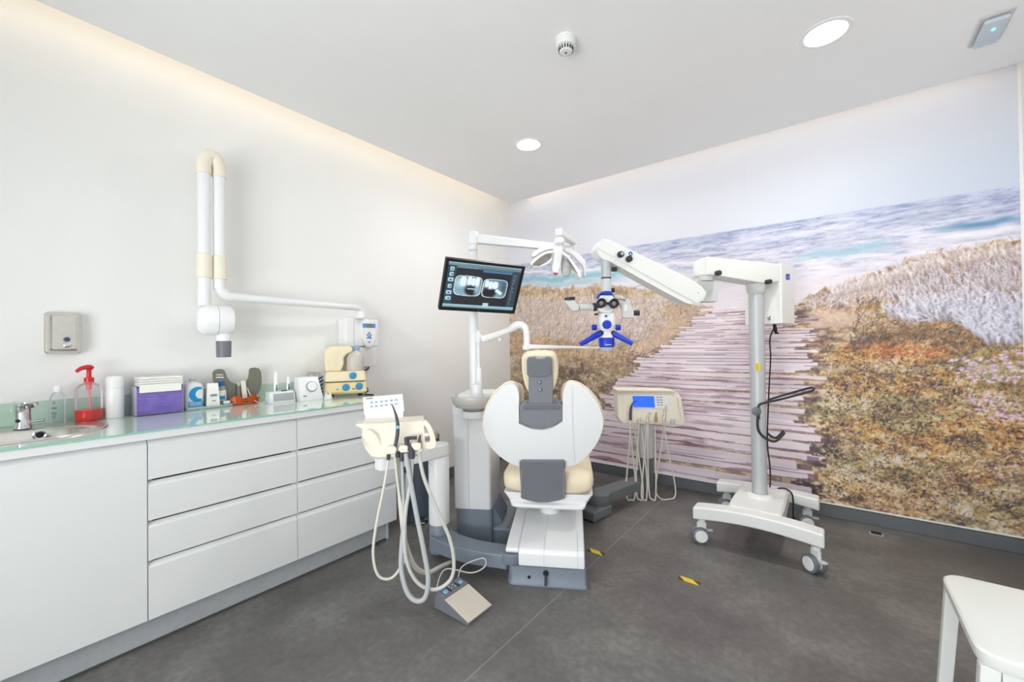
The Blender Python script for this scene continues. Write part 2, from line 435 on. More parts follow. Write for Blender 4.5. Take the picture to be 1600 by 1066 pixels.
    q = np.clip((0.45*a1+0.30*a3+0.62*a4-0.685)*3.6+0.5, 0, 1)
    stops = np.array([0, .16, .34, .52, .70, .86, 1.0])
    PALS = [np.array(p, float) for p in (
        [[74, 54, 64], [124, 80, 60], [164, 108, 64], [206, 138, 72], [224, 164, 88], [230, 194, 124], [234, 220, 198]],      # orange
        [[60, 58, 68], [92, 88, 74], [126, 122, 86], [154, 148, 100], [178, 166, 112], [198, 190, 150], [222, 216, 204]],      # olive
        [[72, 62, 72], [116, 98, 92], [152, 132, 112], [180, 158, 132], [202, 184, 158], [216, 204, 188], [230, 222, 216]],    # pale dry
        [[50, 44, 60], [72, 58, 68], [98, 78, 74], [130, 100, 80], [160, 124, 92], [186, 154, 118], [212, 194, 176]])]          # dark
    def pal(p, t): return np.stack([np.interp(t, stops, p[:, i]) for i in range(3)], -1)
    right = sm(-0.5, 0.1, X)
    def drift(k, sx, sz, lo, hi): return sm(lo, hi, fbm(sx, sz, k, 4))
    wO = drift(5, 0.34, 0.12, 0.38, 0.56)*(0.35+0.65*right); wG = drift(9, 0.40, 0.12, 0.48, 0.62)*0.9; wD = drift(3, 0.30, 0.13, 0.55, 0.68)*0.85
    shr = pal(PALS[2], q)
    for w_, p_ in ((wO, PALS[0]), (wG, PALS[1]), (wD, PALS[3])): shr = shr*(1-w_[..., None])+pal(p_, q)*w_[..., None]
    mixl = (1-right)*0.40+0.08
    shr = shr*(1-mixl[..., None])+C(204, 180, 150)*mixl[..., None]+((a2-0.5)[..., None])*C(36, 28, 16)
    bottom = sm(0.45, 0.12, Zg)*right*0.5
    shr = shr*(1-bottom[..., None])+pal(PALS[2], q)*bottom[..., None]
    hz2 = (0.10+0.25*sm(0.9, 1.6, Zg))[..., None]
    shr = shr*(1-hz2)+C(212, 178, 140)*hz2
    shr = (shr-150)*0.94+152
    mixin(land, np.clip(shr, 0, 255))
    def zone(pts, soft=0.05, nz=0.06):
        """soft polygon mask given in photo pixels"""
        Q = np.array([(lambda p: (p[0], p[2]))(ony(a, b, YB)) for a, b in pts])
        jx = X+(fbm(0.10, 0.06, 7, 3)-0.5)*nz*2; jz = Zg+(fbm(0.10, 0.06, 10, 3)-0.5)*nz*2
        ins = np.zeros(X.shape, bool); dist = np.full(X.shape, 9.0)
        for i in range(len(Q)):
            (xa, za), (xb, zb) = Q[i-1], Q[i]
            c = ((za > jz) != (zb > jz)); ins ^= c & (jx < (xb-xa)*(jz-za)/(zb-za+1e-12)+xa)
            L2 = (xb-xa)**2+(zb-za)**2+1e-12; t = np.clip(((jx-xa)*(xb-xa)+(jz-za)*(zb-za))/L2, 0, 1)
            dist = np.minimum(dist, np.hypot(jx-xa-t*(xb-xa), jz-za-t*(zb-za)))
        return np.where(ins, sm(-soft*0.3, soft, dist), 0)
    # sand
    sandc = C(216, 188, 170)+((a1-0.5)*46)[..., None]
    mixin(zone([(1035, 478), (1112, 480), (1100, 505), (1045, 535), (1005, 565), (975, 560), (1010, 520)], 0.03, 0.06)*0.6, sandc)
    mixin(zone([(1258, 486), (1345, 486), (1350, 512), (1300, 520), (1268, 540), (1262, 505)], 0.04, 0.06)*0.65, C(222, 194, 176)+((a1-0.5)*36)[..., None])
    mixin(zone([(800, 520), (870, 515), (960, 545), (1000, 560), (930, 575), (860, 560), (800, 560)], 0.06, 0.1)*0.45, C(212, 176, 140)+((a1-0.5)*60)[..., None])
    mixin(zone([(1345, 535), (1400, 528), (1480, 540), (1490, 556), (1420, 560), (1350, 556)], 0.07, 0.12)*0.35, C(198, 122, 84)+((q-0.5)*90)[..., None])
    # dark tangles
    for pts, al in (([(806, 585), (900, 560), (960, 590), (955, 640), (880, 690), (810, 690)], 0.40), ([(1285, 590), (1330, 600), (1310, 640), (1330, 690), (1300, 750), (1276, 770), (1270, 690), (1280, 640)], 0.62),
                    ([(1340, 500), (1380, 510), (1370, 545), (1320, 545)], 0.35), ([(1480, 600), (1540, 610), (1560, 650), (1500, 640)], 0.45), ([(1340, 735), (1400, 730), (1460, 755), (1400, 770)], 0.4),
                    ([(1240, 740), (1300, 745), (1330, 770), (1290, 780), (1230, 770)], 0.75), ([(1420, 520), (1500, 530), (1540, 545), (1450, 548)], 0.3), ([(1290, 775), (1330, 770), (1360, 785), (1300, 790)], 0.5)):
        mixin(zone(pts, 0.06, 0.08)*al*sm(0.75, 0.35, q), C(62, 56, 66))
    lum = zone([(900, 455), (1060, 462), (1040, 500), (960, 520), (880, 510)], 0.06, 0.08)
    mixin(lum*0.35, C(216, 200, 196))
    mixin(zone([(796, 458), (1050, 462), (1020, 505), (930, 540), (796, 520)], 0.06, 0.08)*0.6, C(224, 208, 202)+((a1-0.5)*60)[..., None])
    mixin(zone([(1385, 430), (1460, 405), (1605, 385), (1605, 530), (1530, 535), (1480, 505), (1390, 500)], 0.06, 0.08)*0.5, C(190, 178, 186)+((a1-0.5)*90)[..., None])
    # ---- strokes: grass blades and pale plumes
    def strokes(pts, n, ln, lean, wd, cols, curve=0.3, seed=1, shade=None, spread=0.32):
        r = np.random.RandomState(seed)
        Q = np.array([(lambda p: (p[0], p[2]))(ony(a, b, YB)) for a, b in pts]); lo = Q.min(0); hi = Q.max(0)
        px = r.uniform(lo[0], hi[0], n*4); pz = r.uniform(lo[1], hi[1], n*4); ins = np.zeros(n*4, bool)
        for i in range(len(Q)):
            (xa, za), (xb, zb) = Q[i-1], Q[i]; ins ^= ((za > pz) != (zb > pz)) & (px < (xb-xa)*(pz-za)/(zb-za+1e-12)+xa)
        px = px[ins][:n]; pz = pz[ins][:n]; order = np.argsort(-pz); px = px[order]; pz = pz[order]; n = len(px)
        L = r.uniform(ln[0], ln[1], n); A = r.normal(lean, spread, n); K = r.normal(0, curve, n)
        col = np.array(cols, float)[r.randint(0, len(cols), n)]+r.normal(0, 9, (n, 1))
        Tn = 16; NB = 14 if shade else 1
        for bt_ in range(NB):
            sl = slice(n*bt_//NB, n*(bt_+1)//NB)
            for ps in ((1, 0) if shade else (0,)):
                for t in np.linspace(0, 1, Tn):
                    ang = A[sl]+K[sl]*t; x = px[sl]+np.sin(ang)*L[sl]*t+ps*RES*wd*0.9; z = pz[sl]+np.cos(ang)*L[sl]*t-ps*RES*1.5
                    c = np.clip(col[sl]*(0.78+0.26*t), 0, 255) if not ps else np.clip(col[sl]*0.0+np.array(shade, float), 0, 255)
                    w = max(1, int(round(wd*(1-abs(t-0.5)*0.7))))
                    al = 0.35 if ps else 0.78
                    for ox in range(w):
                        for oz in range(max(1, w-1)):
                            ix = np.clip(((x-xs[0])/RES).astype(int)+ox, 0, Wd-1); iz = np.clip(((z-zs[0])/RES).astype(int)+oz, 0, H-1)
                            img[iz, ix] = img[iz, ix]*(1-al)+c*al
    wh = [(222, 214, 220), (208, 198, 206), (232, 226, 232), (190, 178, 184)]
    dk = [(96, 84, 88), (120, 104, 92), (84, 74, 84), (146, 128, 100)]
    yl = [(206, 172, 110), (190, 148, 86), (168, 142, 88), (214, 190, 140)]
    pk = [(232, 220, 220), (222, 208, 208), (240, 232, 234), (212, 196, 194)]
    strokes([(800, 500), (1000, 520), (990, 590), (940, 660), (800, 700)], 2400, (0.03, 0.10), 0.35, 1, dk+yl+wh[:2], 0.8, seed=4)
    strokes([(800, 455), (990, 455), (1000, 480), (800, 500)], 420, (0.03, 0.09), 0.1, 1, yl+dk, seed=3)
    strokes([(800, 468), (1040, 472), (1020, 505), (930, 545), (800, 520)], 1100, (0.04, 0.10), 0.5, 2, pk, 0.3, seed=2, shade=(172, 142, 126))
    strokes([(950, 500), (1040, 495), (1030, 525), (960, 545)], 300, (0.04, 0.09), 0.5, 2, pk, 0.3, seed=22, shade=(172, 142, 126))
    strokes([(800, 560), (930, 560), (940, 640), (800, 690)], 380, (0.05, 0.14), 0.5, 1, [(84, 76, 86), (96, 84, 84), (176, 150, 120)], 0.9, seed=24)
    strokes([(1000, 470), (1100, 478), (1060, 500), (1010, 520)], 350, (0.02, 0.06), 0.1, 1, yl+wh, seed=14)
    strokes([(985, 556), (1030, 545), (1050, 556), (990, 575)], 60, (0.05, 0.12), 1.1, 1, [(84, 70, 78), (110, 92, 92)], 0.8, seed=15)
    strokes([(1262, 474), (1330, 452), (1400, 440), (1390, 480), (1260, 488)], 300, (0.04, 0.09), 0.25, 2, pk, seed=5, shade=(164, 136, 128))
    strokes([(1380, 425), (1460, 400), (1600, 380), (1600, 430), (1450, 450)], 120, (0.03, 0.07), 0.2, 1, yl+dk+[(176, 120, 84)], seed=7)
    strokes([(1340, 470), (1450, 480), (1600, 470), (1600, 560), (1450, 550), (1330, 530)], 1100, (0.03, 0.10), 0.3, 1, dk+yl+[(176, 110, 74)], 0.8, seed=8)
    strokes([(1380, 438), (1460, 414), (1600, 396), (1600, 460), (1480, 478), (1400, 474)], 800, (0.035, 0.085), -0.30, 2, wh+[(238, 232, 238)], 0.15, seed=6, shade=(128, 104, 104), spread=0.14)
    strokes([(1375, 492), (1450, 476), (1600, 470), (1600, 522), (1530, 528), (1490, 505), (1420, 505)], 520, (0.05, 0.11), -0.26, 3, [(226, 224, 234), (214, 212, 226), (236, 234, 242), (202, 198, 214)], 0.25, seed=9, shade=(132, 122, 136), spread=0.14)
    strokes([(1500, 500), (1600, 490), (1600, 540), (1540, 540)], 230, (0.05, 0.10), -0.22, 3, [(226, 226, 238), (212, 212, 228)], 0.25, seed=19, shade=(140, 132, 146), spread=0.14)
    strokes([(1300, 452), (1390, 428), (1470, 402), (1600, 384), (1600, 400), (1470, 420), (1390, 446), (1300, 466)], 420, (0.03, 0.07), -0.25, 2, pk, 0.2, seed=29, shade=(178, 150, 128), spread=0.2)
    strokes([(1345, 545), (1480, 545), (1480, 560), (1345, 560)], 130, (0.02, 0.05), 0.2, 1, [(206, 124, 84), (190, 104, 76), (222, 160, 110)], 0.8, seed=18)
    strokes([(1290, 550), (1600, 560), (1600, 830), (1290, 770)], 3000, (0.012, 0.04), 0.0, 1, yl+[(120, 84, 66), (88, 70, 72), (220, 156, 88), (150, 146, 100), (228, 196, 110)], 1.2, seed=10)
    strokes([(1290, 560), (1600, 580), (1600, 830), (1300, 775)], 1500, (0.008, 0.014), 0.0, 1, [(226, 216, 206), (210, 200, 184), (232, 200, 130), (70, 58, 68), (64, 58, 66)], 1.0, seed=13)
    strokes([(1480, 560), (1600, 545), (1600, 640), (1540, 640)], 200, (0.04, 0.10), 0.3, 1, [(206, 190, 140), (190, 172, 110), (150, 146, 100)], 0.5, seed=21)
    strokes([(1480, 566), (1600, 545), (1600, 600), (1500, 600)], 90, (0.008, 0.018), 0.0, 3, [(226, 190, 222), (238, 210, 232)], 1.0, seed=11)
    strokes([(1512, 618), (1560, 612), (1600, 640), (1600, 665), (1530, 652)], 80, (0.008, 0.02), 0.0, 3, [(226, 190, 222), (236, 206, 228), (220, 206, 160)], 1.0, seed=12)
    # ---- boardwalk of weathered planks (all part of the print)
    Lp = np.array([ony(a, b, YB) for a, b in [(1108, 480), (1092, 496), (1066, 515), (1040, 540), (1020, 560), (985, 585), (955, 605), (945, 640), (925, 690), (880, 715), (830, 740)]])
    Rp = np.array([ony(a, b, YB) for a, b in [(1244, 486), (1262, 510), (1272, 535), (1284, 560), (1284, 590), (1270, 610), (1266, 640), (1268, 670), (1276, 700), (1276, 740), (1262, 770), (1240, 790)]])
    def xl(z): return np.interp(z, Lp[::-1, 2], Lp[::-1, 0])
    def xr(z): return np.interp(z, Rp[::-1, 2], Rp[::-1, 0])
    z = 0.02; k = 0
    stain = fbm(0.42, 0.045, 2, 4, 0.6); grain = fbm(0.20, 0.006, 5, 3, 0.7); wob = (fbm(0.9, 0.4, 3, 2)-0.5)*0.012
    topz = 1.545
    while z < topz:
        st = 0.015+0.044*max(0, (1.56-z))/1.46
        st *= rng.choice([0.55, 0.8, 1.0, 1.25], p=[0.2, 0.3, 0.3, 0.2])
        zc = z+st/2
        jl, jr = rng.normal(0, 0.025), rng.normal(0, 0.045)
        if rng.rand() < 0.2: jr -= 0.08
        if rng.rand() < 0.2: jl -= 0.08
        xa, xb = float(xl(zc))+jl, float(xr(zc))+jr
        slant = rng.normal(0, 0.006)
        zz = Zg+wob+slant*(X-xa)
        tl_, tr_2 = rng.normal(0, 0.5), rng.normal(0, 0.8); inx = (X > xa+tl_*(zz-zc)) & (X < xb+tr_2*(zz-zc))
        pl = inx & (zz > z) & (zz < z+st)
        far = np.clip((z-0.1)/1.4, 0, 1)
        tone = C(230, 215, 225)*(1-far)+C(230, 218, 226)*far+rng.normal(0, 5)
        c = tone+((grain-0.5)*34)[..., None]
        s = sm(0.62, 0.74, stain)*(0.55-0.3*far)*sm(0.2, -0.9, X)
        c = c*(1-s[..., None])+C(150, 112, 128)*s[..., None]
        img[pl] = np.clip(c[pl], 0, 255)
        ends = np.minimum(np.clip((X-xa)/rng.uniform(0.15, 0.5), 0, 1), np.clip((xb-X)/rng.uniform(0.06, 0.30), 0, 1))
        gw = st*(rng.uniform(0.03, 0.09)+0.30*rng.rand()*(1-ends)**2)*(1.0-0.3*far)
        gp = inx & (zz > z) & (zz < z+np.maximum(gw*(0.4+1.2*vn(X/0.22, X*0+k, 4)), 0.0022))
        img[gp] = img[gp]*0.25+C(92, 64, 80)*0.75
        for _ in range(rng.randint(0, 3)):
            x0 = rng.uniform(xa, xa+(xb-xa)*0.8); wl = rng.uniform(0.15, 0.75); tt = np.clip((X-x0)/wl, 0, 1)
            gp = (X > x0) & (X < min(xb, x0+wl)) & (zz > z) & (zz < z+st*0.42*np.sin(math.pi*tt)**1.5*(0.5+vn(X/0.1, X*0+k, 6))); img[gp] = img[gp]*0.5+C(120, 74, 90)*0.5
        e = (X > xb) & (X < xb+rng.uniform(0.01, 0.10)) & (zz > z+st*0.1) & (zz < z+st*0.75); img[e] = img[e]*0.45+C(88, 66, 84)*0.55
        e = (X < xa) & (X > xa-rng.uniform(0.0, 0.06)) & (zz > z) & (zz < z+st*0.5); img[e] = img[e]*0.55+C(104, 84, 92)*0.45
        z += st; k += 1
    img = np.clip(img, 0, 255)
    # soften a little
    im2 = img.copy(); im2[1:-1, 1:-1] = (img[1:-1, 1:-1]*4+img[:-2, 1:-1]+img[2:, 1:-1]+img[1:-1, :-2]+img[1:-1, 2:])/8
    f = im2/255.0; f = np.clip(f*1.0, 0, 1); L = np.where(f <= 0.04045, f/12.92, ((f+0.055)/1.055)**2.4)
    rows = np.concatenate([np.arange(0, np.searchsorted(zs, 2.2)), np.arange(np.searchsorted(zs, 2.2), H-1, 8), [H-1]])
    root = thing('photo_mural', 'printed beach mural with wooden boardwalk, dune plants and sea covering the back wall', 'mural', (0, YB, 0))
    m = bpy.data.materials.new('mural_print'); m.use_nodes = True; nt = m.node_tree; b = nt.nodes['Principled BSDF']
    at = nt.nodes.new('ShaderNodeAttribute'); at.attribute_name = 'print'; nt.links.new(at.outputs['Color'], b.inputs['Base Color']); b.inputs['Roughness'].default_value = 0.5
    b.inputs['Specular IOR Level'].default_value = 0.3
    MATS['mural_print'] = m
    edges = [XL, -2.663, -1.953, -1.243, -0.533, 0.177, 0.885]
    for i in range(len(edges)-1):
        a, e = edges[i]+0.0004, edges[i+1]-0.0004
        step = 2 if e < -1.2 else 1
        ci = np.arange(np.searchsorted(xs, a), min(np.searchsorted(xs, e), Wd-1), step)
        gx = xs[ci].copy(); gx[0] = a; gx[-1] = e
        nz, nx = len(rows), len(ci)
        co = np.empty((nz, nx, 3), np.float32); co[..., 0] = gx[None, :]; co[..., 1] = -0.0015; co[..., 2] = zs[rows][:, None]
        me = bpy.data.meshes.new('mural_strip'); nv = nz*nx; nf = (nz-1)*(nx-1)
        me.vertices.add(nv); me.vertices.foreach_set('co', co.ravel())
        idx = np.arange(nv).reshape(nz, nx)
        qd = np.stack([idx[:-1, :-1], idx[:-1, 1:], idx[1:, 1:], idx[1:, :-1]], -1).reshape(-1, 4)
        me.loops.add(nf*4); me.loops.foreach_set('vertex_index', qd.ravel().astype(np.int32))
        me.polygons.add(nf); me.polygons.foreach_set('loop_start', np.arange(0, nf*4, 4, dtype=np.int32)); me.polygons.foreach_set('loop_total', np.full(nf, 4, np.int32))
        me.update(); me.validate()
        ca = me.attributes.new('print', 'FLOAT_COLOR', 'POINT')
        rgba = np.ones((nz, nx, 4), np.float32); rgba[..., :3] = L[rows][:, ci]
        ca.data.foreach_set('color', rgba.ravel())
        me.materials.append(m)
        ob = bpy.data.objects.new('mural_strip', me); COL.objects.link(ob); ob.parent = root
mural()

# ------------------------------------------------------------------ ceiling fixtures
def downlight(x, y, lab):
    t = thing('downlight', lab, 'ceiling light', (x, y, ZC), 0, 'round recessed ceiling lights')
    build(G().lathe([(0.088, -0.001), (0.090, -0.004), (0.108, -0.004), (0.112, 0.0), (0.112, 0.002), (0.088, 0.002)], (x, y, ZC), n=48, caps=False), 'trim_ring', 'white', t)
    build(G().lathe([(0.089, -0.002), (0.089, 0.0)], (x, y, ZC), n=48), 'diffuser', 'emit_white', t)
    area('downlight_lamp', (0, 0, -0.012), (0, 0, 0), 0.16, 0.16, 14, (1.0, 0.97, 0.93), 'DISK', parent=t)
downlight(-1.83, 2.605, 'smaller-looking round ceiling light above the dental chair, near the corner')
downlight(-0.005, 2.60, 'larger-looking round ceiling light above the microscope, near the mural')
sx, sy = -1.044, 1.825
t = thing('smoke_detector', 'round white smoke detector on the ceiling with slotted nose', 'smoke detector', (sx, sy, ZC))
build(G().lathe([(0.001, -0.004), (0.052, -0.004), (0.054, 0.0), (0.001, 0.0)], (sx, sy, ZC), n=40, caps=False), 'base_plate', 'white', t)
build(G().lathe([(0.050, -0.004), (0.050, -0.034), (0.046, -0.040), (0.040, -0.042)], (sx, sy, ZC), n=40), 'body', 'offwhite', t)
build(G().lathe([(0.036, -0.042), (0.033, -0.060), (0.026, -0.066), (0.001, -0.067)], (sx, sy, ZC), n=40), 'nose', 'offwhite', t)
for k in range(16):
    a = 2*math.pi*k/16; c = np.array([sx+0.0345*math.cos(a), sy+0.0345*math.sin(a), ZC-0.052])
    build(G().obox(c, (-math.sin(a), math.cos(a), 0), (math.cos(a), math.sin(a), 0), (0, 0, 1), 0.0032, 0.0025, 0.008), 'vent_slot', 'black', t, smooth=0)
build(G().lathe([(0.007, -0.0665), (0.005, -0.070)], (sx, sy, ZC), n=16), 'test_button', 'steel_dk', t)
t = thing('emergency_light', 'flat rectangular emergency light on the ceiling with a green indicator', 'emergency light', (0.643, 3.07, ZC))
build(G().box(0.585, 0.70, 2.945, 3.20, ZC-0.006, ZC), 'back_plate', 'lightgrey', t, bevel=0.003)
build(G().box(0.598, 0.687, 2.96, 3.185, ZC-0.030, ZC-0.006), 'lens', mat('emlens', (200, 208, 220), 0.25, noise=0.03), t, bevel=0.010)
build(G().ball((0.642, 3.03, ZC-0.031), 0.006), 'indicator', 'led_green', t)

# ================================================================== CABINETS ALONG THE LEFT WALL
CFX = -2.28                          # plane of the fronts
YS = [-0.786, -0.17, 0.444, 1.058, 1.695]
def front_panel(y0, y1, z0, z1, ch=0.020):
    pr = [(CFX, z0), (CFX, z1-ch), (CFX-0.018, z1), (CFX-0.020, z1), (CFX-0.020, z0)]
    return G().loft([[(x, y0+0.0015, z) for x, z in pr], [(x, y1-0.0015, z) for x, z in pr]])
def carcass(y0, y1, t, top=0.880):
    g = G().box(XL+0.02, CFX-0.0205, y0, y0+0.018, 0.13, top).box(XL+0.02, CFX-0.0205, y1-0.018, y1, 0.13, top)
    g.box(XL+0.02, CFX-0.0205, y0+0.018, y1-0.018, 0.13, 0.148).box(XL+0.02, XL+0.03, y0+0.018, y1-0.018, 0.148, top)
    return build(g, 'carcass', 'carcass', t, smooth=0)
for y0, y1, lab in ((YS[0], YS[1], 'white lacquered base cabinet at the front end of the counter, left of the sink cabinet'), (YS[1], YS[2], 'white lacquered single-door cabinet under the sink')):
    t = thing('door_cabinet', lab, 'cabinet', (CFX-0.3, (y0+y1)/2, 0.13)); carcass(y0, y1, t)
    build(front_panel(y0, y1, 0.125, 0.878), 'door', 'lacquer', t, bevel=0.0015, seg=1)
for y0, y1, lab in ((YS[2], YS[3], 'white four-drawer cabinet beside the sink cabinet'), (YS[3], YS[4], 'white four-drawer cabinet at the far end, behind the hoses')):
    t = thing('drawer_cabinet', lab, 'cabinet', (CFX-0.3, (y0+y1)/2, 0.13), 0, 'four-drawer cabinets'); carcass(y0, y1, t)
    for z0, z1 in ((0.712, 0.878), (0.540, 0.702), (0.372, 0.530), (0.125, 0.362)):
        d = build(front_panel(y0, y1, z0, z1), 'drawer', 'lacquer', t, bevel=0.0015, seg=1)
        build(G().box(CFX-0.40, CFX-0.0205, y0+0.03, y1-0.03, max(z0, 0.15)+0.01, z1-0.05), 'drawer_box', 'carcass', d, smooth=0)
t = thing('plinth', 'grey metal-look plinth recessed under the white cabinets', 'plinth', (-2.34, 0.45, 0))
build(G().box(-2.345, -2.33, -1.5, 1.655, 0.0, 0.123), 'kick_board', 'plinth', t, smooth=0)
build(G().box(-2.93, -2.346, 1.640, 1.655, 0.0, 0.123), 'end_board', 'plinth', t, smooth=0)
build(G().box(-2.336, -2.322, 1.648, 1.662, 0.0, 0.123), 'corner_profile', 'silver', t, bevel=0.002)
build(G().box(-2.330, -2.325, -1.5, 1.64, 0.0, 0.010), 'sealing_strip', 'strip', t, smooth=0)

# countertop with a cut-out for the sink
def stadium(cx, cyA, cyB, rx, n=16, ell=1.0):
    P = []
    for k in range(n+1):
        a = -math.pi/2+math.pi*k/n; P.append((cx+rx*math.sin(a), cyB+rx*ell*math.cos(a)))
    for k in range(n+1):
        a = math.pi/2+math.pi*k/n; P.append((cx+rx*math.sin(a), cyA+rx*ell*math.cos(a)))
    return P
def slab_hole(name, x0, x1, y0, y1, z0, z1, hole, m, parent):
    bm = bmesh.new(); inv = ROOTM[parent.name]
    def lp(pts, z):
        vs = [bm.verts.new((p[0]+inv[0, 3], p[1]+inv[1, 3], z+inv[2, 3])) for p in pts]
        return vs, [bm.edges.new((vs[i], vs[(i+1) % len(vs)])) for i in range(len(vs))]
    outer = [(x0, y0), (x1, y0), (x1, y1), (x0, y1)]; L = []
    for z in (z0, z1):
        a, ea = lp(outer, z); b, eb = lp(hole, z); bmesh.ops.triangle_fill(bm, edges=ea+eb, use_beauty=True); L.append((a, b))
    for k in (0, 1):
        A, B = L[0][k], L[1][k]
        for i in range(len(A)): bm.faces.new((A[i], A[(i+1) % len(A)], B[(i+1) % len(A)], B[i]))
    bmesh.ops.recalc_face_normals(bm, faces=bm.faces)
    me = bpy.data.meshes.new(name); bm.to_mesh(me); bm.free(); me.materials.append(MATS[m])
    o = bpy.data.objects.new(name, me); COL.objects.link(o); o.parent = parent; return o
CT = 0.92
hole = stadium(-2.615, -0.13, 0.15, 0.225, ell=0.9)
t = thing('countertop', 'long white countertop covered with pale green glass', 'countertop', (-2.6, 0.45, 0.88))
slab_hole('board', XL+0.001, -2.268, -1.5, 1.705, 0.882, 0.912, hole, 'lacquer', t)
gl = slab_hole('glass_sheet', XL+0.001, -2.2655, -1.5, 1.708, 0.9122, CT, hole, 'cglass', t)
build(G().box(-2.2655, -2.2645, -1.5, 1.708, 0.9122, CT), 'glass_edge', 'cglass_edge', gl, smooth=0)
b = build(G().box(XL+0.0008, XL+0.009, -1.5, 1.70, CT+0.0006, 1.024), 'glass_backsplash', 'splash', smooth=0)
tag(b, 'low pale green glass strip on the wall behind the counter', 'backsplash')

# sink
t = thing('sink', 'oval stainless steel inset sink with a polished rim', 'sink', (-2.615, 0.0, CT))
def srings(lst): return [[(x, y, z) for x, y in stadium(cx, a, b, r, ell=e)] for cx, a, b, r, e, z in lst]
rs = srings([(-2.615, -0.13, 0.15, 0.2235, 0.9, CT+0.0005), (-2.615, -0.13, 0.15, 0.245, 0.9, CT+0.001), (-2.615, -0.13, 0.15, 0.243, 0.9, CT+0.006), (-2.615, -0.13, 0.15, 0.232, 0.9, CT+0.007),
             (-2.605, -0.13, 0.15, 0.222, 0.9, CT+0.004)])
build(G().loft(rs, caps=False), 'rim', 'steel', t)
ba = srings([(-2.605, -0.13, 0.15, 0.222, 0.9, CT+0.004), (-2.565, -0.13, 0.15, 0.175, 1.08, CT+0.001), (-2.563, -0.13, 0.15, 0.165, 1.08, CT-0.012), (-2.56, -0.12, 0.14, 0.150, 1.05, CT-0.13), (-2.56, -0.12, 0.14, 0.125, 1.0, CT-0.15), (-2.56, -0.01, 0.03, 0.02, 1.0, CT-0.155)])
bs = build(G().loft(ba, caps=False), 'basin', 'steel', t)
q = onx(62, 679, -2.712); c = np.array([q[0]+0.012, q[1], q[2]])
build(G().lathe([(0.010, 0.0), (0.020, 0.0), (0.022, 0.004), (0.018, 0.006), (0.013, 0.003)], c, (1, 0, 0.1), n=24, caps=False), 'overflow_ring', 'chrome', bs)
build(G().lathe([(0.014, 0.001), (0.012, 0.002)], c, (1, 0, 0.1), n=20), 'overflow_hole', 'black', bs)
build(G().lathe([(0.03, 0.003), (0.024, 0.005), (0.01, 0.002)], (-2.56, 0.01, CT-0.155), n=24), 'drain', 'chrome', bs)
# sensor faucet
fx, fy = -2.775, 0.128
t = thing('faucet', 'short chrome sensor faucet on the sink rim', 'faucet', (fx, fy, CT))
build(G().lathe([(0.028, 0.0045), (0.028, 0.010), (0.0245, 0.016), (0.0235, 0.095), (0.027, 0.108)], (fx, fy, CT), n=32), 'column', 'chrome', t)
d = np.array([0.86, 0.2, 0]); d /= np.linalg.norm(d); s = np.array([-d[1], d[0], 0])
P = [np.array([fx, fy, CT+0.106])-d*0.03+s*a for a in (0.030, -0.030)]
tp = rounded([P[0], P[1], P[1]+d*0.115+s*0.004, P[0]+d*0.115-s*0.004], 0.022)
build(G().loft([tp, [p+np.array([0, 0, 0.010])+d*0.004 for p in tp], [p*0.96+np.mean(tp, 0)*0.04+np.array([0, 0, 0.016])+d*0.006 for p in tp]]), 'spout', 'chrome', t)
c = np.array([fx, fy, CT+0.10])+d*0.058
build(G().lathe([(0.016, 0.006), (0.016, -0.004), (0.012, -0.006)], c, n=20), 'aerator', 'steel_dk', t)
build(G().lathe([(0.008, 0.022), (0.008, 0.0262)], np.array([fx, fy, CT+0.04]), (0.75, -0.55, 0), n=16), 'sensor', 'black', t)
build(G().cyl((fx, fy+0.02, CT+0.030), (fx+0.01, fy+0.062, CT+0.034), 0.006, 0.008, 12), 'mix_lever', 'chrome', t)

# ================================================================== THINGS ON THE COUNTER
Z0 = CT+0.0005
def bottle(name, lab, cat, x, y, prof, m, z=Z0):
    t = thing(name, lab, cat, (x, y, z)); build(G().lathe(prof, (x, y, z), n=32), 'body', m, t); return t
# clear sanitiser bottle with a white cap
x, y = -2.868, 0.238
t = bottle('sanitiser_bottle', 'small clear plastic bottle with white cap and dark printed text, beside the faucet', 'bottle', x, y, [(0.001, 0.001), (0.024, 0.0), (0.026, 0.006), (0.026, 0.118), (0.020, 0.134), (0.012, 0.142), (0.012, 0.150)], 'clear')
build(G().lathe([(0.014, 0.145), (0.014, 0.168), (0.010, 0.176), (0.001, 0.177)], (x, y, Z0), n=24), 'cap', 'white', t)
for k, (dz, w, mm) in enumerate(((0.098, 0.20, 'red'), (0.092, 0.16, 'red'), (0.073, 0.42, 'ink'), (0.068, 0.36, 'ink'), (0.050, 0.34, 'ink'), (0.044, 0.36, 'ink'), (0.036, 0.22, 'ink'), (0.030, 0.26, 'ink'), (0.024, 0.18, 'ink'))):
    g = G(); a0 = -0.55
    P = [(x+0.0263*math.cos(a0-w+2*w*j/6), y+0.0263*math.sin(a0-w+2*w*j/6)) for j in range(7)]
    g.loft([[(p[0], p[1], Z0+dz), (p[0], p[1], Z0+dz+0.0028)] for p in P], caps=False, closed=False); build(g, 'print_line', mm, t, smooth=0)
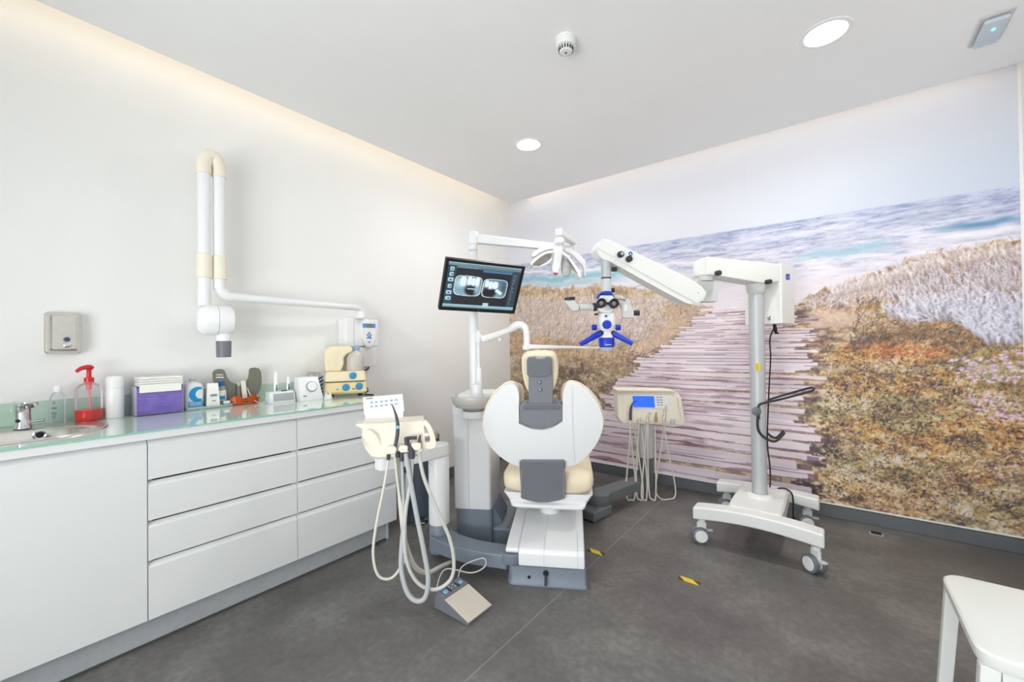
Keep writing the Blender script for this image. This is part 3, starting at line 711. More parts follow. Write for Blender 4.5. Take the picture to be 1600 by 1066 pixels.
# red pump dispenser
x, y = -2.842, 0.338
t = thing('pump_bottle', 'clear pump bottle half full of red liquid with a red pump head', 'bottle', (x, y, Z0))
build(G().lathe([(0.001, 0.001), (0.046, 0.0), (0.049, 0.006), (0.049, 0.140), (0.046, 0.158), (0.034, 0.172), (0.020, 0.180), (0.017, 0.190)], (x, y, Z0), n=36), 'bottle', 'clear', t)
build(G().lathe([(0.001, 0.003), (0.045, 0.003), (0.0482, 0.008), (0.0482, 0.054), (0.001, 0.0545)], (x, y, Z0), n=36), 'liquid', 'red_liquid', t)
pm = build(G().lathe([(0.018, 0.186), (0.018, 0.206), (0.009, 0.208), (0.009, 0.245)], (x, y, Z0), n=24), 'collar', 'plastic_red', t)
hd = np.array([0.34, -0.62, 0]); hd /= np.linalg.norm(hd)
c = np.array([x, y, Z0+0.250])
build(G().tube([c-hd*0.014+(0, 0, 0.002), c+(0, 0, 0.006), c+hd*0.026+(0, 0, 0.004), c+hd*0.044+(0, 0, -0.006), c+hd*0.050+(0, 0, -0.014)], [0.010, 0.012, 0.010, 0.008, 0.006], 12), 'nozzle', 'plastic_red', pm)
build(G().lathe([(0.010, 0.150), (0.012, 0.186)], (x, y, Z0), n=16).cyl((x, y, Z0+0.15), (x+0.01, y+0.006, Z0+0.01), 0.0035, n=8), 'dip_tube', mat('pink_tube', (236, 120, 120), 0.3), t)
# white canister
x, y = -2.842, 0.428
t = thing('canister', 'tall white cylindrical canister with a lighter cap, left of the purple bibs', 'canister', (x, y, Z0))
build(G().lathe([(0.034, 0.0), (0.036, 0.004), (0.038, 0.140), (0.037, 0.143)], (x, y, Z0), n=36), 'body', 'white_gloss', t)
build(G().lathe([(0.0345, 0.1432), (0.0345, 0.180), (0.032, 0.198), (0.026, 0.207), (0.001, 0.209)], (x, y, Z0), n=36), 'cap', 'white', t)
# acrylic box with folded bibs
bx0, bx1, by0, by1 = -2.905, -2.775, 0.496, 0.690
t = thing('acrylic_box', 'clear acrylic holder filled with folded purple bibs', 'holder', ((bx0+bx1)/2, (by0+by1)/2, Z0))
for nm, q in (('base', (bx0, bx1, by0, by1, Z0, Z0+0.003)), ('side', (bx0, bx1, by0, by0+0.003, Z0+0.003, Z0+0.150)), ('side', (bx0, bx1, by1-0.003, by1, Z0+0.003, Z0+0.150)),
              ('side', (bx1-0.003, bx1, by0+0.003, by1-0.003, Z0+0.003, Z0+0.150)), ('side', (bx0, bx0+0.003, by0+0.003, by1-0.003, Z0+0.003, Z0+0.150))):
    build(G().box(*q), nm, 'acrylic', t, smooth=0)
rg = np.random.RandomState(3); z = Z0+0.0042
def sheet(x0, x1, y0, y1, z, th, wv, seed):
    r = np.random.RandomState(seed); n = 18; top = []; bot = []; g = G()
    ys = np.linspace(y0, y1, n); ph = r.uniform(0, 6, 3)
    h = wv*(np.sin(ys*60+ph[0])+0.6*np.sin(ys*131+ph[1]))*0.5
    rings = []
    for i in range(n):
        e = wv*1.5*math.sin(ys[i]*90+ph[2])
        rings.append([(x0, ys[i], z), (x1-0.002+e*0, ys[i], z+h[i]*0.3), (x1+e*0.4, ys[i], z+th*0.5+h[i]), (x1-0.002, ys[i], z+th+h[i]*0.3), (x0, ys[i], z+th)])
    return g.loft(rings, True)
ORD = ['topmost', 'second from top', 'third from top', 'fourth from top', 'fifth from top', 'sixth from top', 'sixth from bottom', 'fifth from bottom', 'fourth from bottom', 'third from bottom', 'second from bottom', 'lowest']
for k in range(12):
    th = 0.0112
    s = build(sheet(bx0+0.006, bx1-0.0055, by0+0.005+0.002*rg.rand(), by1-0.005-0.002*rg.rand(), z, th*0.9, 0.0012, k), 'folded_bib', 'purple')
    tag(s, ORD[11-k]+' purple folded bib of the stack inside the clear acrylic holder', 'bib', 'purple bibs in the acrylic holder'); z += th
for k in range(4):
    s = build(sheet(bx0-0.002, bx1+0.010, by0+0.012, by1-0.006, max(z, Z0+0.1505)+0.0004+k*0.0115, 0.0095, 0.0014, 40+k), 'paper_towel', 'paper')
    tag(s, ('lowest', 'second lowest', 'third lowest', 'topmost')[k]+' white folded paper towel on top of the acrylic holder', 'paper towel', 'paper towels on the acrylic holder')
build(G().box(bx1+0.0022, bx1+0.012, by0+0.012, by1-0.012, Z0+0.118, Z0+0.160), 'hanging_flap', 'paper', s, bevel=0.002)
# low clear tray with bottles
tx0, tx1, ty0, ty1 = -2.915, -2.785, 0.705, 0.925
t = thing('clear_tray', 'shallow clear glass tray holding small bottles beside the purple bibs', 'tray', ((tx0+tx1)/2, (ty0+ty1)/2, Z0))
build(G().box(tx0, tx1, ty0, ty1, Z0, Z0+0.004), 'bottom', 'clear_tray', t, bevel=0.001)
g = G(); g.box(tx0, tx1, ty0, ty0+0.004, Z0+0.004, Z0+0.016).box(tx0, tx1, ty1-0.004, ty1, Z0+0.004, Z0+0.016).box(tx1-0.004, tx1, ty0+0.004, ty1-0.004, Z0+0.004, Z0+0.016).box(tx0, tx0+0.004, ty0+0.004, ty1-0.004, Z0+0.004, Z0+0.016)
build(g, 'edge', 'clear_tray', t, smooth=0)
ZT0 = Z0+0.0045
# bottle with the blue crescent
x, y = -2.850, 0.752
t = thing('wipe_bottle', 'white flat bottle with a big blue crescent label', 'bottle', (x, y, ZT0))
ov = lambda hx, hy, z: [(x+hx*math.copysign(abs(math.cos(a))**0.6, math.cos(a)), y+hy*math.copysign(abs(math.sin(a))**0.6, math.sin(a)), ZT0+z) for a in np.linspace(0, 2*math.pi, 32, endpoint=False)]
build(G().loft([ov(0.030, 0.042, 0), ov(0.032, 0.044, 0.004), ov(0.032, 0.044, 0.115), ov(0.026, 0.036, 0.138), ov(0.014, 0.016, 0.146), ov(0.014, 0.014, 0.152)]), 'body', 'white', t)
xf = x+0.0328
def crescent():
    P = []; c = (y+0.012, ZT0+0.080)
    for a in np.linspace(math.radians(60), math.radians(300), 20): P.append((xf, c[0]+0.040*math.cos(a), c[1]+0.042*math.sin(a)))
    c2 = (y+0.026, ZT0+0.080)
    for a in np.linspace(math.radians(285), math.radians(75), 20): P.append((xf, c2[0]+0.024*math.cos(a), c2[1]+0.026*math.sin(a)))
    P = [(xf, min(p[1], y+0.040), p[2]) for p in P]
    return G().prism(P, (0.0006, 0, 0))
build(crescent(), 'label_crescent', 'label_blue', t, smooth=0)
build(G().box(xf-0.0005, xf+0.0006, y-0.030, y+0.036, ZT0+0.010, ZT0+0.042), 'label_band', 'label_blue', t, smooth=0)
for zz in (0.036, 0.030, 0.024, 0.018): build(G().box(xf+0.0007, xf+0.0010, y-0.026, y+0.030, ZT0+zz, ZT0+zz+0.0018), 'print_line', 'whiteprint', t, smooth=0)
build(G().lathe([(0.016, 0.148), (0.016, 0.166), (0.001, 0.168)], (x-0.006, y, ZT0), n=20), 'cap', 'clear_tray', t)
# white carton
f = Frame((-2.826, 0.838), math.radians(-12)); t = thing('carton', 'plain white slanted carton with small grey print between two bottles', 'box', (-2.826, 0.838, ZT0))
Pf = [f.w(-0.020, -0.032, 0), f.w(0.020, -0.032, 0), f.w(0.020, 0.034, 0), f.w(-0.020, 0.034, 0)]
Pt = [f.w(-0.026, -0.026, 0), f.w(0.004, -0.026, 0), f.w(0.004, 0.026, 0), f.w(-0.026, 0.026, 0)]
build(G().loft([[p+(0, 0, ZT0) for p in Pf], [p+(0, 0, ZT0+0.135) for p in Pt]]), 'carton_body', 'paper', t, bevel=0.003)
for zz, w in ((0.068, 0.016), (0.061, 0.016), (0.034, 0.008)):
    k = zz/0.135; g = G(); xx = 0.020*(1-k)+0.004*k+0.0012
    f.box(g, xx-0.001, xx+0.0004, -w+0.004, w+0.004, ZT0+zz, ZT0+zz+0.0045); build(g, 'print_line', 'ink', t, smooth=0)
# small bottle with a blue cap
x, y = -2.870, 0.890
t = bottle('rinse_bottle', 'small clear bottle with a bright blue screw cap', 'bottle', x, y, [(0.001, 0.001), (0.028, 0.0), (0.029, 0.004), (0.029, 0.096), (0.022, 0.108), (0.015, 0.113), (0.015, 0.118)], 'clear_tray', ZT0)
build(G().lathe([(0.018, 0.116), (0.018, 0.137), (0.016, 0.139)], (x, y, ZT0), n=24), 'cap', 'cap_blue', t)
lab = G(); P = [(x+0.0294*math.cos(a), y+0.0294*math.sin(a)) for a in np.linspace(-1.9, 1.0, 15)]
lab.loft([[(p[0], p[1], ZT0+0.03), (p[0], p[1], ZT0+0.088)] for p in P], caps=False, closed=False); build(lab, 'label', 'whiteprint', t, smooth=0)
for a0, a1, z0_, z1_ in ((-1.85, -1.05, 0.068, 0.086), (-0.7, 0.6, 0.034, 0.056)):
    lab = G(); P = [(x+0.0297*math.cos(a), y+0.0297*math.sin(a)) for a in np.linspace(a0, a1, 8)]
    lab.loft([[(p[0], p[1], ZT0+z0_), (p[0], p[1], ZT0+z1_)] for p in P], caps=False, closed=False); build(lab, 'label_patch', 'label_blue', t, smooth=0)
x, y = -2.812, 0.903
t = bottle('small_jar', 'tiny clear jar with a white lid in front of the blue-capped bottle', 'jar', x, y, [(0.015, 0.0), (0.016, 0.002), (0.016, 0.014)], 'clear_tray', ZT0)
build(G().lathe([(0.0175, 0.0142), (0.0175, 0.026), (0.016, 0.028)], (x, y, ZT0), n=24), 'lid', 'white', t)
# olive shield (U-shaped) leaning on the wall
def bow(z): return 0.014*np.clip((z-1.0)/0.12, 0, 1)
U = [(332, 583), (334, 579), (340, 577), (347, 577), (351, 579), (353, 584), (355, 590), (360, 596), (366, 599.5), (372, 601), (380, 600.5), (385, 596), (388, 590), (389, 583), (389, 578), (392, 575), (399, 574.5), (405, 576), (408, 581), (409, 590), (409, 600), (407, 609), (403, 616), (396, 622), (380, 628), (362, 628), (350, 622), (342, 613), (336, 603), (333, 594)]
t = thing('eye_shield', 'olive grey U-shaped light shield standing against the wall', 'shield', onx(372, 628, -2.862))
sp = [onx(a, b, -2.866) for a, b in U]
build(G().prism(sp, (-0.006, 0, 0)), 'plate', 'olive', t, bevel=0.0015)
build(G().prism([onx(a, b, -2.8655) for a, b in ((337.5, 585), (348.5, 585), (348.5, 586.8), (337.5, 586.8))], (0.001, 0, 0)), 'print_line', 'lightgrey', t, smooth=0)
build(G().prism([onx(a, b, -2.8655) for a, b in ((337.5, 589), (349.5, 589), (349.5, 590.6), (337.5, 590.6))], (0.001, 0, 0)), 'print_line', 'whiteprint', t, smooth=0)
build(G().prism([onx(a, b, -2.850) for a, b in ((376, 595.5), (384, 595), (387, 622), (379, 624))], (-0.012, 0, 0)), 'clip', 'cream', t, bevel=0.003)
P0, P1, P2 = onx(373.5, 626, -2.852), onx(373, 603, -2.852), onx(372.5, 596, -2.852)
build(G().cyl(P0, P1, 0.010, 0.010, 16), 'stem', 'olive', t); build(G().cyl(P1+(0, 0, 0.0005), P2, 0.008, 0.004, 16), 'stem_tip', 'silver', t)
# orange safety glasses
t = thing('safety_glasses', 'orange tinted safety glasses lying in front of the olive shield', 'glasses', (-2.80, 1.005, Z0))
yc = 1.0; xg = -2.795
for s in (-1, 1):
    pts = []
    for a in np.linspace(0, 1, 9):
        yy = yc+s*(0.008+0.072*a); xx = xg-0.030*a**2.2
        hh = 0.046*math.sin(math.pi*(0.16+0.72*a))+0.006
        pts.append([(xx, yy, Z0+0.004), (xx-0.002, yy, Z0+0.004), (xx-0.014, yy, Z0+0.004+hh), (xx-0.012, yy, Z0+0.004+hh)])
    build(G().loft(pts), 'lens', 'orange_clear', t)
    build(G().tube([(xg-0.03, yc+s*0.08, Z0+0.028), (xg-0.055, yc+s*0.082, Z0+0.026), (xg-0.07, yc+s*0.02, Z0+0.018), (xg-0.066, yc-s*0.03, Z0+0.010)], [0.006, 0.005, 0.004, 0.003], 8), 'temple', 'orange_clear', t)
build(G().tube([(xg, yc-0.012, Z0+0.022), (xg+0.004, yc, Z0+0.028), (xg, yc+0.012, Z0+0.022)], 0.005, 8), 'bridge', 'orange_clear', t)
build(G().tube([(xg-0.03, yc-0.08, Z0+0.005), (xg-0.004, yc-0.045, Z0+0.0042), (xg+0.001, yc, Z0+0.0042), (xg-0.004, yc+0.045, Z0+0.0042), (xg-0.03, yc+0.08, Z0+0.005)], 0.0038, 8), 'lower_rim', mat('amber_dark', (150, 72, 30), 0.3), t)
# charging station with two handpieces
f = Frame((-2.735, 1.168), math.radians(90)); t = thing('charging_station', 'white charging base with grey front holding two slim handpieces', 'charger', (-2.735, 1.168, Z0))
def rrect(f, x0, x1, y0, y1, z, r): return rounded([f.w(x0, y0, z), f.w(x1, y0, z), f.w(x1, y1, z), f.w(x0, y1, z)], r)
build(G().loft([rrect(f, -0.078, 0.078, -0.045, 0.04, Z0, 0.02), rrect(f, -0.08, 0.08, -0.047, 0.042, Z0+0.006, 0.02), rrect(f, -0.074, 0.074, -0.038, 0.040, Z0+0.062, 0.02), rrect(f, -0.070, 0.070, -0.034, 0.036, Z0+0.068, 0.02)]), 'base', 'white', t)
build(G().prism([f.w(a, -0.0475+b, z) for a, b, z in ((-0.060, 0, Z0+0.012), (0.064, 0, Z0+0.012), (0.060, 0.006, Z0+0.058), (-0.056, 0.006, Z0+0.058))], f.y*0.004), 'front_panel', mat('pgrey', (176, 178, 184), 0.4, noise=0.03), t, bevel=0.002)
for hx, r, top, lab in ((-0.026, 0.0125, 0.185, 'taller white handpiece standing in the charging base'), (0.048, 0.0105, 0.150, 'shorter white handpiece standing in the charging base')):
    c = f.w(hx, 0.0, 0)
    h = thing('handpiece', lab, 'handpiece', (c[0], c[1], Z0+0.068), 0, 'handpieces in the charging base')
    build(G().lathe([(r, 0.0685), (r*1.05, 0.10), (r, top*0.75), (r*0.75, top), (r*0.5, top+0.004)], (c[0], c[1], Z0), n=20), 'body', 'white_gloss', h)
    g = G(); f.box(g, hx-0.006, hx+0.006, -r-0.0015, -r+0.003, Z0+0.072, Z0+0.112); build(g, 'grip_panel', mat('hpgrey', (150, 154, 162), 0.4), h, bevel=0.002)
    g = G(); f.box(g, hx-0.004, hx+0.004, -r-0.0025, -r-0.0012, Z0+0.076, Z0+0.094); build(g, 'button', 'ink', h, smooth=0)
    build(G().cyl((c[0], c[1], Z0+top+0.003), (c[0], c[1], Z0+top+0.032), 0.0022, 0.0012, 8), 'tip', 'white_gloss', h)
g = G(); f.box(g, -0.004, 0.028, -0.03, -0.02, Z0+0.069, Z0+0.076); build(g, 'slot', 'ink', t, smooth=0)
cb = [f.w(-0.088, 0.0, Z0+0.010), (-2.76, 1.06, Z0+0.004), (-2.83, 1.045, Z0+0.03), (-2.868, 1.03, Z0+0.095)]
build(G().tube(cb, 0.0026, 8), 'cable', 'white', t)
# box with a dial
f = Frame((-2.70, 1.328), math.radians(90)); t = thing('dial_box', 'white apex box with a large round dial on its slanted front', 'apex locator', (-2.70, 1.328, Z0))
b0 = rrect(f, -0.074, 0.074, -0.050, 0.05, Z0, 0.012); b1 = rrect(f, -0.072, 0.060, -0.012, 0.05, Z0+0.142, 0.012)
build(G().loft([b0, rrect(f, -0.075, 0.075, -0.05, 0.051, Z0+0.01, 0.012), b1, rrect(f, -0.068, 0.056, -0.006, 0.046, Z0+0.147, 0.01)]), 'body', 'white', t, smooth=40)
nrm = np.array(-f.y*0.965+np.array([0, 0, 0.26])); nrm /= np.linalg.norm(nrm)
c = f.w(0.004, -0.0315, Z0+0.086)
build(G().lathe([(0.034, 0.0), (0.034, 0.003), (0.031, 0.0035)], c, nrm, n=36), 'dial_ring', mat('dring', (140, 150, 168), 0.4), t)
build(G().lathe([(0.029, 0.003), (0.029, 0.010), (0.026, 0.013), (0.001, 0.0135)], c, nrm, n=36), 'dial', 'white_gloss', t)
c2 = f.w(-0.045, -0.046, Z0+0.030); g = G().obox(c2, f.x, np.cross(nrm, f.x), nrm, 0.010, 0.003, 0.001); build(g, 'print_line', 'ink', t, smooth=0)
# plug adapter
f = Frame((-2.600, 1.405), math.radians(80)); t = thing('plug_adapter', 'small white plug cap in front of the beige device', 'plug', (-2.60, 1.405, Z0))
build(G().lathe([(0.024, 0.0), (0.025, 0.003), (0.022, 0.026), (0.019, 0.030)], (-2.60, 1.405, Z0), n=24), 'cap_body', 'white', t)
for s in (-1, 1): build(G().cyl(f.w(s*0.013, 0, Z0+0.0302), f.w(s*0.013, 0, Z0+0.044), 0.006, 0.005, 12), 'pin_guard', 'white', t)
# outlet and striped pack on the wall / counter
t = thing('wall_outlet', 'grey transparent wall outlet plate above the backsplash, behind the white box', 'outlet', onx(487, 592, XL))
a, b = onx(480, 582, XL+0.006), onx(500, 604, XL+0.006)
build(G().box(XL+0.0005, XL+0.009, a[1], b[1], 1.0255, a[2]), 'plate', 'lightgrey', t, bevel=0.002)
for k in range(2):
    yy = a[1]+(b[1]-a[1])*(0.3+0.42*k); build(G().lathe([(0.018, 0.010), (0.018, 0.012)], (XL, yy, (a[2]+1.0255)/2), (1, 0, 0), n=20), 'socket', 'greysheet', t)
y = 1.436; t = thing('striped_pack', 'slim white packet with dark blue diagonal stripes wedged beside the beige device', 'packet', (-2.76, y, Z0))
build(G().box(-2.80, -2.778, y-0.015, y+0.03, Z0, Z0+0.135), 'packet_body', 'lightgrey', t, bevel=0.002)
for k in range(5):
    z = Z0+0.008+k*0.026; build(G().prism([(-2.7775, y-0.013, z), (-2.7775, y+0.028, z+0.022), (-2.7775, y+0.028, z+0.032), (-2.7775, y-0.013, z+0.010)], (0.0006, 0, 0)), 'stripe', 'logo_blue', t, smooth=0)
# beige scaler with bottle
f = Frame((-2.72, 1.60), math.radians(60)); t = thing('scaler_unit', 'beige two-tier ultrasonic scaler with a water bottle and blue knobs', 'dental device', (-2.72, 1.60, Z0))
yr = 0.0
def lp(x0, x1, y0, y1, z, r=0.02): return rrect(f, x0, x1, y0, y1, Z0+z, r)
build(G().loft([lp(-0.125, 0.125, -0.085, 0.10, 0.018), lp(-0.138, 0.138, -0.10, 0.11, 0.032), lp(-0.132, 0.132, -0.082, 0.11, 0.094), lp(-0.126, 0.126, -0.076, 0.105, 0.098)]), 'lower_housing', 'beige_base', t)
for a in (-0.09, 0.09):
    for b in (-0.06, 0.08): c = f.w(a, b, Z0); build(G().cyl(c, c+np.array([0, 0, 0.018]), 0.010, 0.012, 12), 'foot', 'black', t)
build(G().loft([lp(-0.120, 0.120, -0.070, 0.10, 0.0985), lp(-0.120, 0.120, -0.070, 0.10, 0.104)]), 'dark_gap_slab', 'black', t)  # black slab standing in for the dark gap between the two housings
ub = build(G().loft([lp(-0.130, 0.130, -0.085, 0.105, 0.1045), lp(-0.134, 0.134, -0.088, 0.108, 0.112), lp(-0.128, 0.128, -0.075, 0.10, 0.165), lp(-0.120, 0.12, -0.065, 0.10, 0.172)]), 'upper_housing', 'beige_dk', t)
S = [(-0.130, 0.172), (-0.136, 0.25), (-0.134, 0.31), (-0.120, 0.335), (-0.09, 0.345), (0.02, 0.345), (0.045, 0.335), (0.05, 0.31), (0.03, 0.30), (0.0, 0.285), (-0.015, 0.26), (-0.01, 0.23), (-0.02, 0.20), (-0.03, 0.172)]
build(G().prism([f.w(a, -0.055, Z0+b) for a, b in S], f.y*0.14), 'tower', 'beige_dk', t, bevel=0.014, seg=3)
D = [(-0.075, 0.20), (-0.080, 0.26), (-0.070, 0.31), (-0.03, 0.305), (-0.045, 0.265), (-0.045, 0.21)]
build(G().prism([f.w(a, -0.0565, Z0+b) for a, b in D], f.y*0.003), 'recess', 'beige', t, smooth=0)
c = f.w(0.062, 0.01, Z0+0.168); r0 = 0.062
build(G().lathe([(0.055, 0.0), (r0, 0.010), (r0, 0.09), (0.050, 0.125), (0.030, 0.145), (0.028, 0.155)], c, n=32), 'water_bottle', mat('frost', (226, 220, 212), 0.35, trans=0.25), t)
build(G().lathe([(0.034, 0.150), (0.034, 0.168), (0.030, 0.174)], c, n=24), 'bottle_cap', mat('capblue', (120, 176, 206), 0.3), t)
for kx, kz, yy in ((0.045, 0.140, -0.081), (0.0, 0.062, -0.091), (0.085, 0.066, -0.091)):
    c = f.w(kx, yy, Z0+kz); k = build(G().lathe([(0.024, 0.0), (0.024, 0.008), (0.020, 0.014), (0.001, 0.0145)], c, -f.y, n=28), 'knob', mat('knobblue', (52, 150, 200), 0.3), t)
    build(G().obox(c-f.y*0.017, (f.x*0.8+f.z*0.6), f.y, np.cross(f.x*0.8+f.z*0.6, f.y), 0.020, 0.004, 0.0045), 'knob_grip', MATS['knobblue'], k, bevel=0.001)
for kx, kz in ((-0.055, 0.052), (-0.03, 0.040), (0.045, 0.050), (0.055, 0.050)): c = f.w(kx, -0.0945, Z0+kz); build(G().lathe([(0.004, 0), (0.004, 0.002)], c, -f.y, n=10), 'socket_dot', 'black', t)
build(G().tube([f.w(0.13, 0.06, Z0+0.06), f.w(0.150, 0.05, Z0+0.025), (-2.62, 1.690, Z0+0.007), (-2.52, 1.690, Z0+0.007)], 0.0035, 8), 'power_cord', 'black', t)
build(G().tube([f.w(0.12, 0.09, Z0+0.05), f.w(0.155, 0.10, Z0+0.010), (-2.66, 1.680, Z0+0.004), (-2.50, 1.672, Z0+0.004)], 0.003, 8), 'signal_cord', 'black', t)

# ================================================================== THINGS ON THE LEFT WALL
y0, y1, z0, z1 = 0.199, 0.320, 1.243, 1.441; xw = XL
t = thing('soap_dispenser', 'brushed steel soap dispenser on the wall above the sink', 'soap dispenser', (xw, 0.26, z0))
def wr(x, m, r=0.016): return rounded([(x, y0+m, z0+m), (x, y1-m, z0+m), (x, y1-m, z1-m), (x, y0+m, z1-m)], r)
build(G().loft([wr(xw+0.0005, 0), wr(xw+0.030, 0), wr(xw+0.036, 0.004)]), 'housing', 'steel', t)
build(G().loft([wr(xw+0.0362, 0.006), wr(xw+0.048, 0.008), wr(xw+0.060, 0.020, 0.006), wr(xw+0.062, 0.022, 0.006)]), 'front_cover', 'steel', t)
cw = (xw+0.062, 0.268, z0+0.068)
build(G().lathe([(0.012, 0.0), (0.012, 0.003), (0.009, 0.0035)], cw, (1, 0, 0), n=24), 'level_window', 'steel_dk', t)
build(G().lathe([(0.007, 0.003), (0.006, 0.004)], cw, (1, 0, 0), n=20), 'window_glass', 'logo_blue', t)
build(G().lathe([(0.010, 0.0), (0.010, 0.016), (0.013, 0.018), (0.013, 0.026), (0.010, 0.028)], (xw+0.062, 0.268, z0+0.040), (1, 0, 0), n=24), 'push_button', 'chrome', t)

t = thing('xray_unit', 'wall-mounted white dental x-ray unit with folded arm and grey cone', 'x-ray unit', (XL, 1.80, 1.10))
build(G().box(XL+0.0005, -2.83, 1.735, 1.945, 1.262, 1.470), 'control_box', 'white', t, bevel=0.008)
build(G().box(XL+0.0005, -2.825, 1.665, 1.7345, 1.245, 1.475), 'side_cover', 'white_gloss', t, bevel=0.008)
build(G().box(XL+0.0005, -2.835, 1.725, 1.935, 1.105, 1.258), 'lower_box', 'offwhite', t, bevel=0.006)
def oval(x, s=1.0): 
    return [(x, 1.855+0.068*s*math.copysign(abs(math.cos(a))**0.75, math.cos(a))*(1 if math.sin(a) > 0 else 1-0.28*math.sin(-a)), 1.360+0.108*s*math.sin(a)) for a in np.linspace(0, 2*math.pi, 36, endpoint=False)]
pn = build(G().loft([oval(-2.8298), oval(-2.822), oval(-2.819, 0.95)]), 'keypad', 'white_gloss', t)
build(G().box(-2.8195, -2.818, 1.800, 1.910, 1.405, 1.438), 'keypad_band', mat('padblue', (98, 150, 214), 0.4), pn, smooth=0)
build(G().box(-2.8185, -2.8172, 1.830, 1.882, 1.406, 1.437), 'display', 'lcd', pn, smooth=0)
for dy, dz in ((-0.012, 0.0), (0.012, 0.0), (0, 0.014), (0, -0.014), (-0.012, -0.02), (0.012, -0.02)):
    build(G().lathe([(0.0085, 0), (0.0085, 0.0016)], (-2.8192, 1.855+dy, 1.350+dz*1.1), (1, 0, 0), n=14), 'key', MATS['padblue'], pn)
build(G().lathe([(0.006, 0), (0.006, 0.0016)], (-2.8192, 1.855, 1.295), (1, 0, 0), n=14), 'key', 'logo_blue', pn)
build(G().tube([(-2.85, 1.76, 1.110), (-2.85, 1.78, 1.085), (-2.85, 1.83, 1.080), (-2.85, 1.865, 1.090), (-2.85, 1.87, 1.112)], 0.005, 8), 'cable', 'black', t)
XA = -2.785
build(G().lathe([(0.034, 1.4752), (0.034, 1.490), (0.028, 1.500), (0.026, 1.53)], (XA-0.045, 1.79, 0), n=24), 'arm_socket', 'white', t)
build(G().tube([(XA-0.045, 1.79, 1.505), (XA-0.042, 1.785, 1.540), (XA-0.03, 1.74, 1.552), (XA-0.01, 1.60, 1.552), (XA, 1.20, 1.556), (XA, 0.97, 1.560), (XA, 0.90, 1.566), (XA, 0.868, 1.600), (XA, 0.862, 1.66)], [0.024, 0.022, 0.021, 0.021, 0.023, 0.025, 0.027, 0.029, 0.029], 16), 'extension_arm', 'white', t)
build(G().cyl((XA, 0.862, 1.60), (XA, 0.862, 2.27), 0.031, n=24), 'upper_arm', 'white', t)
build(G().cyl((XA, 0.789, 1.50), (XA, 0.789, 2.27), 0.031, n=24), 'lower_arm', 'white', t)
build(G().tube([(XA, 0.862, 2.245), (XA, 0.861, 2.30), (XA, 0.845, 2.345), (XA, 0.826, 2.355), (XA, 0.806, 2.345), (XA, 0.790, 2.30), (XA, 0.789, 2.245)], 0.0365, 18), 'elbow_cap', 'cream', t)
for yy in (0.862, 0.789): build(G().lathe([(0.034, 1.655), (0.038, 1.660), (0.038, 1.785), (0.034, 1.79)], (XA, yy, 0), n=24), 'sleeve', 'cream', t)
hd = build(G().lathe([(0.03, -0.092), (0.060, -0.085), (0.078, -0.068), (0.086, -0.045), (0.087, 0.0)], (XA+0.01, 0.842, 1.42), (0.12, 1, 0), n=40), 'tube_head', 'white_gloss', t)
build(G().lathe([(0.0865, 0.0), (0.0865, 0.002)], (XA+0.01, 0.842, 1.42), (0.12, 1, 0), n=40), 'head_joint', 'cgrey', t)
build(G().lathe([(0.087, 0.002), (0.086, 0.055), (0.078, 0.075), (0.05, 0.084)], (XA+0.01, 0.842, 1.42), (0.12, 1, 0), n=40), 'head_cover', 'white_gloss', t)
build(G().lathe([(0.040, 1.355), (0.036, 1.302)], (XA+0.015, 0.876, 0), n=28), 'cone_neck', 'white', t)
build(G().lathe([(0.037, 1.302), (0.038, 1.296), (0.036, 1.21), (0.033, 1.209), (0.032, 1.215)], (XA+0.015, 0.876, 0), n=32), 'cone', 'cgrey', t)

# ================================================================== DENTAL CHAIR AND ITS UNIT
DY = math.radians(29.3)
D = Frame((-1.2, 1.82), DY)
def Dp(px, py, t): return D.at(px, py, t)

# ---- chair
t = thing('dental_chair', 'white and beige dental chair seen from behind with a winged round backrest', 'dental chair', D.w(0, 0.45, 0), DY)
def ft(x0, x1, y0, y1, z, r): return rounded([D.w(x0, y0, z), D.w(x1, y0, z), D.w(x1, y1, z), D.w(x0, y1, z)], r)
ft_pts = lambda z, g=0: rounded([D.w(-0.205-g, 0.05, z), D.w(-0.19-g, 0.0-g, z), D.w(0.205+g, 0.0-g, z), D.w(0.205+g, 1.05, z), D.w(-0.15, 1.05, z), D.w(-0.205-g, 0.5, z)], [0.05, 0.06, 0.01, 0.05, 0.05, 0.05])
bs = build(G().loft([ft_pts(0.0, 0.006), ft_pts(0.012, 0.006), ft_pts(0.02), ft_pts(0.095)]), 'base', 'basegrey', t, smooth=40)
c = D.w(0.0, -0.002, 0.07)
build(G().lathe([(0.014, 0.0), (0.014, 0.010), (0.011, 0.013)], c+(0, 0, 0.003), -D.y, n=18), 'pedal_boss', 'black', bs)
build(G().tube([c-D.y*0.010, c-D.y*0.016-D.z*0.02, c-D.y*0.030-D.z*0.050], [0.007, 0.006, 0.007], 10), 'pedal_lever', 'rubber', bs)
build(G().lathe([(0.008, 0.0), (0.008, 0.004)], D.w(-0.088, -0.002, 0.045), -D.y, n=16), 'pedal_screw', 'black', bs)
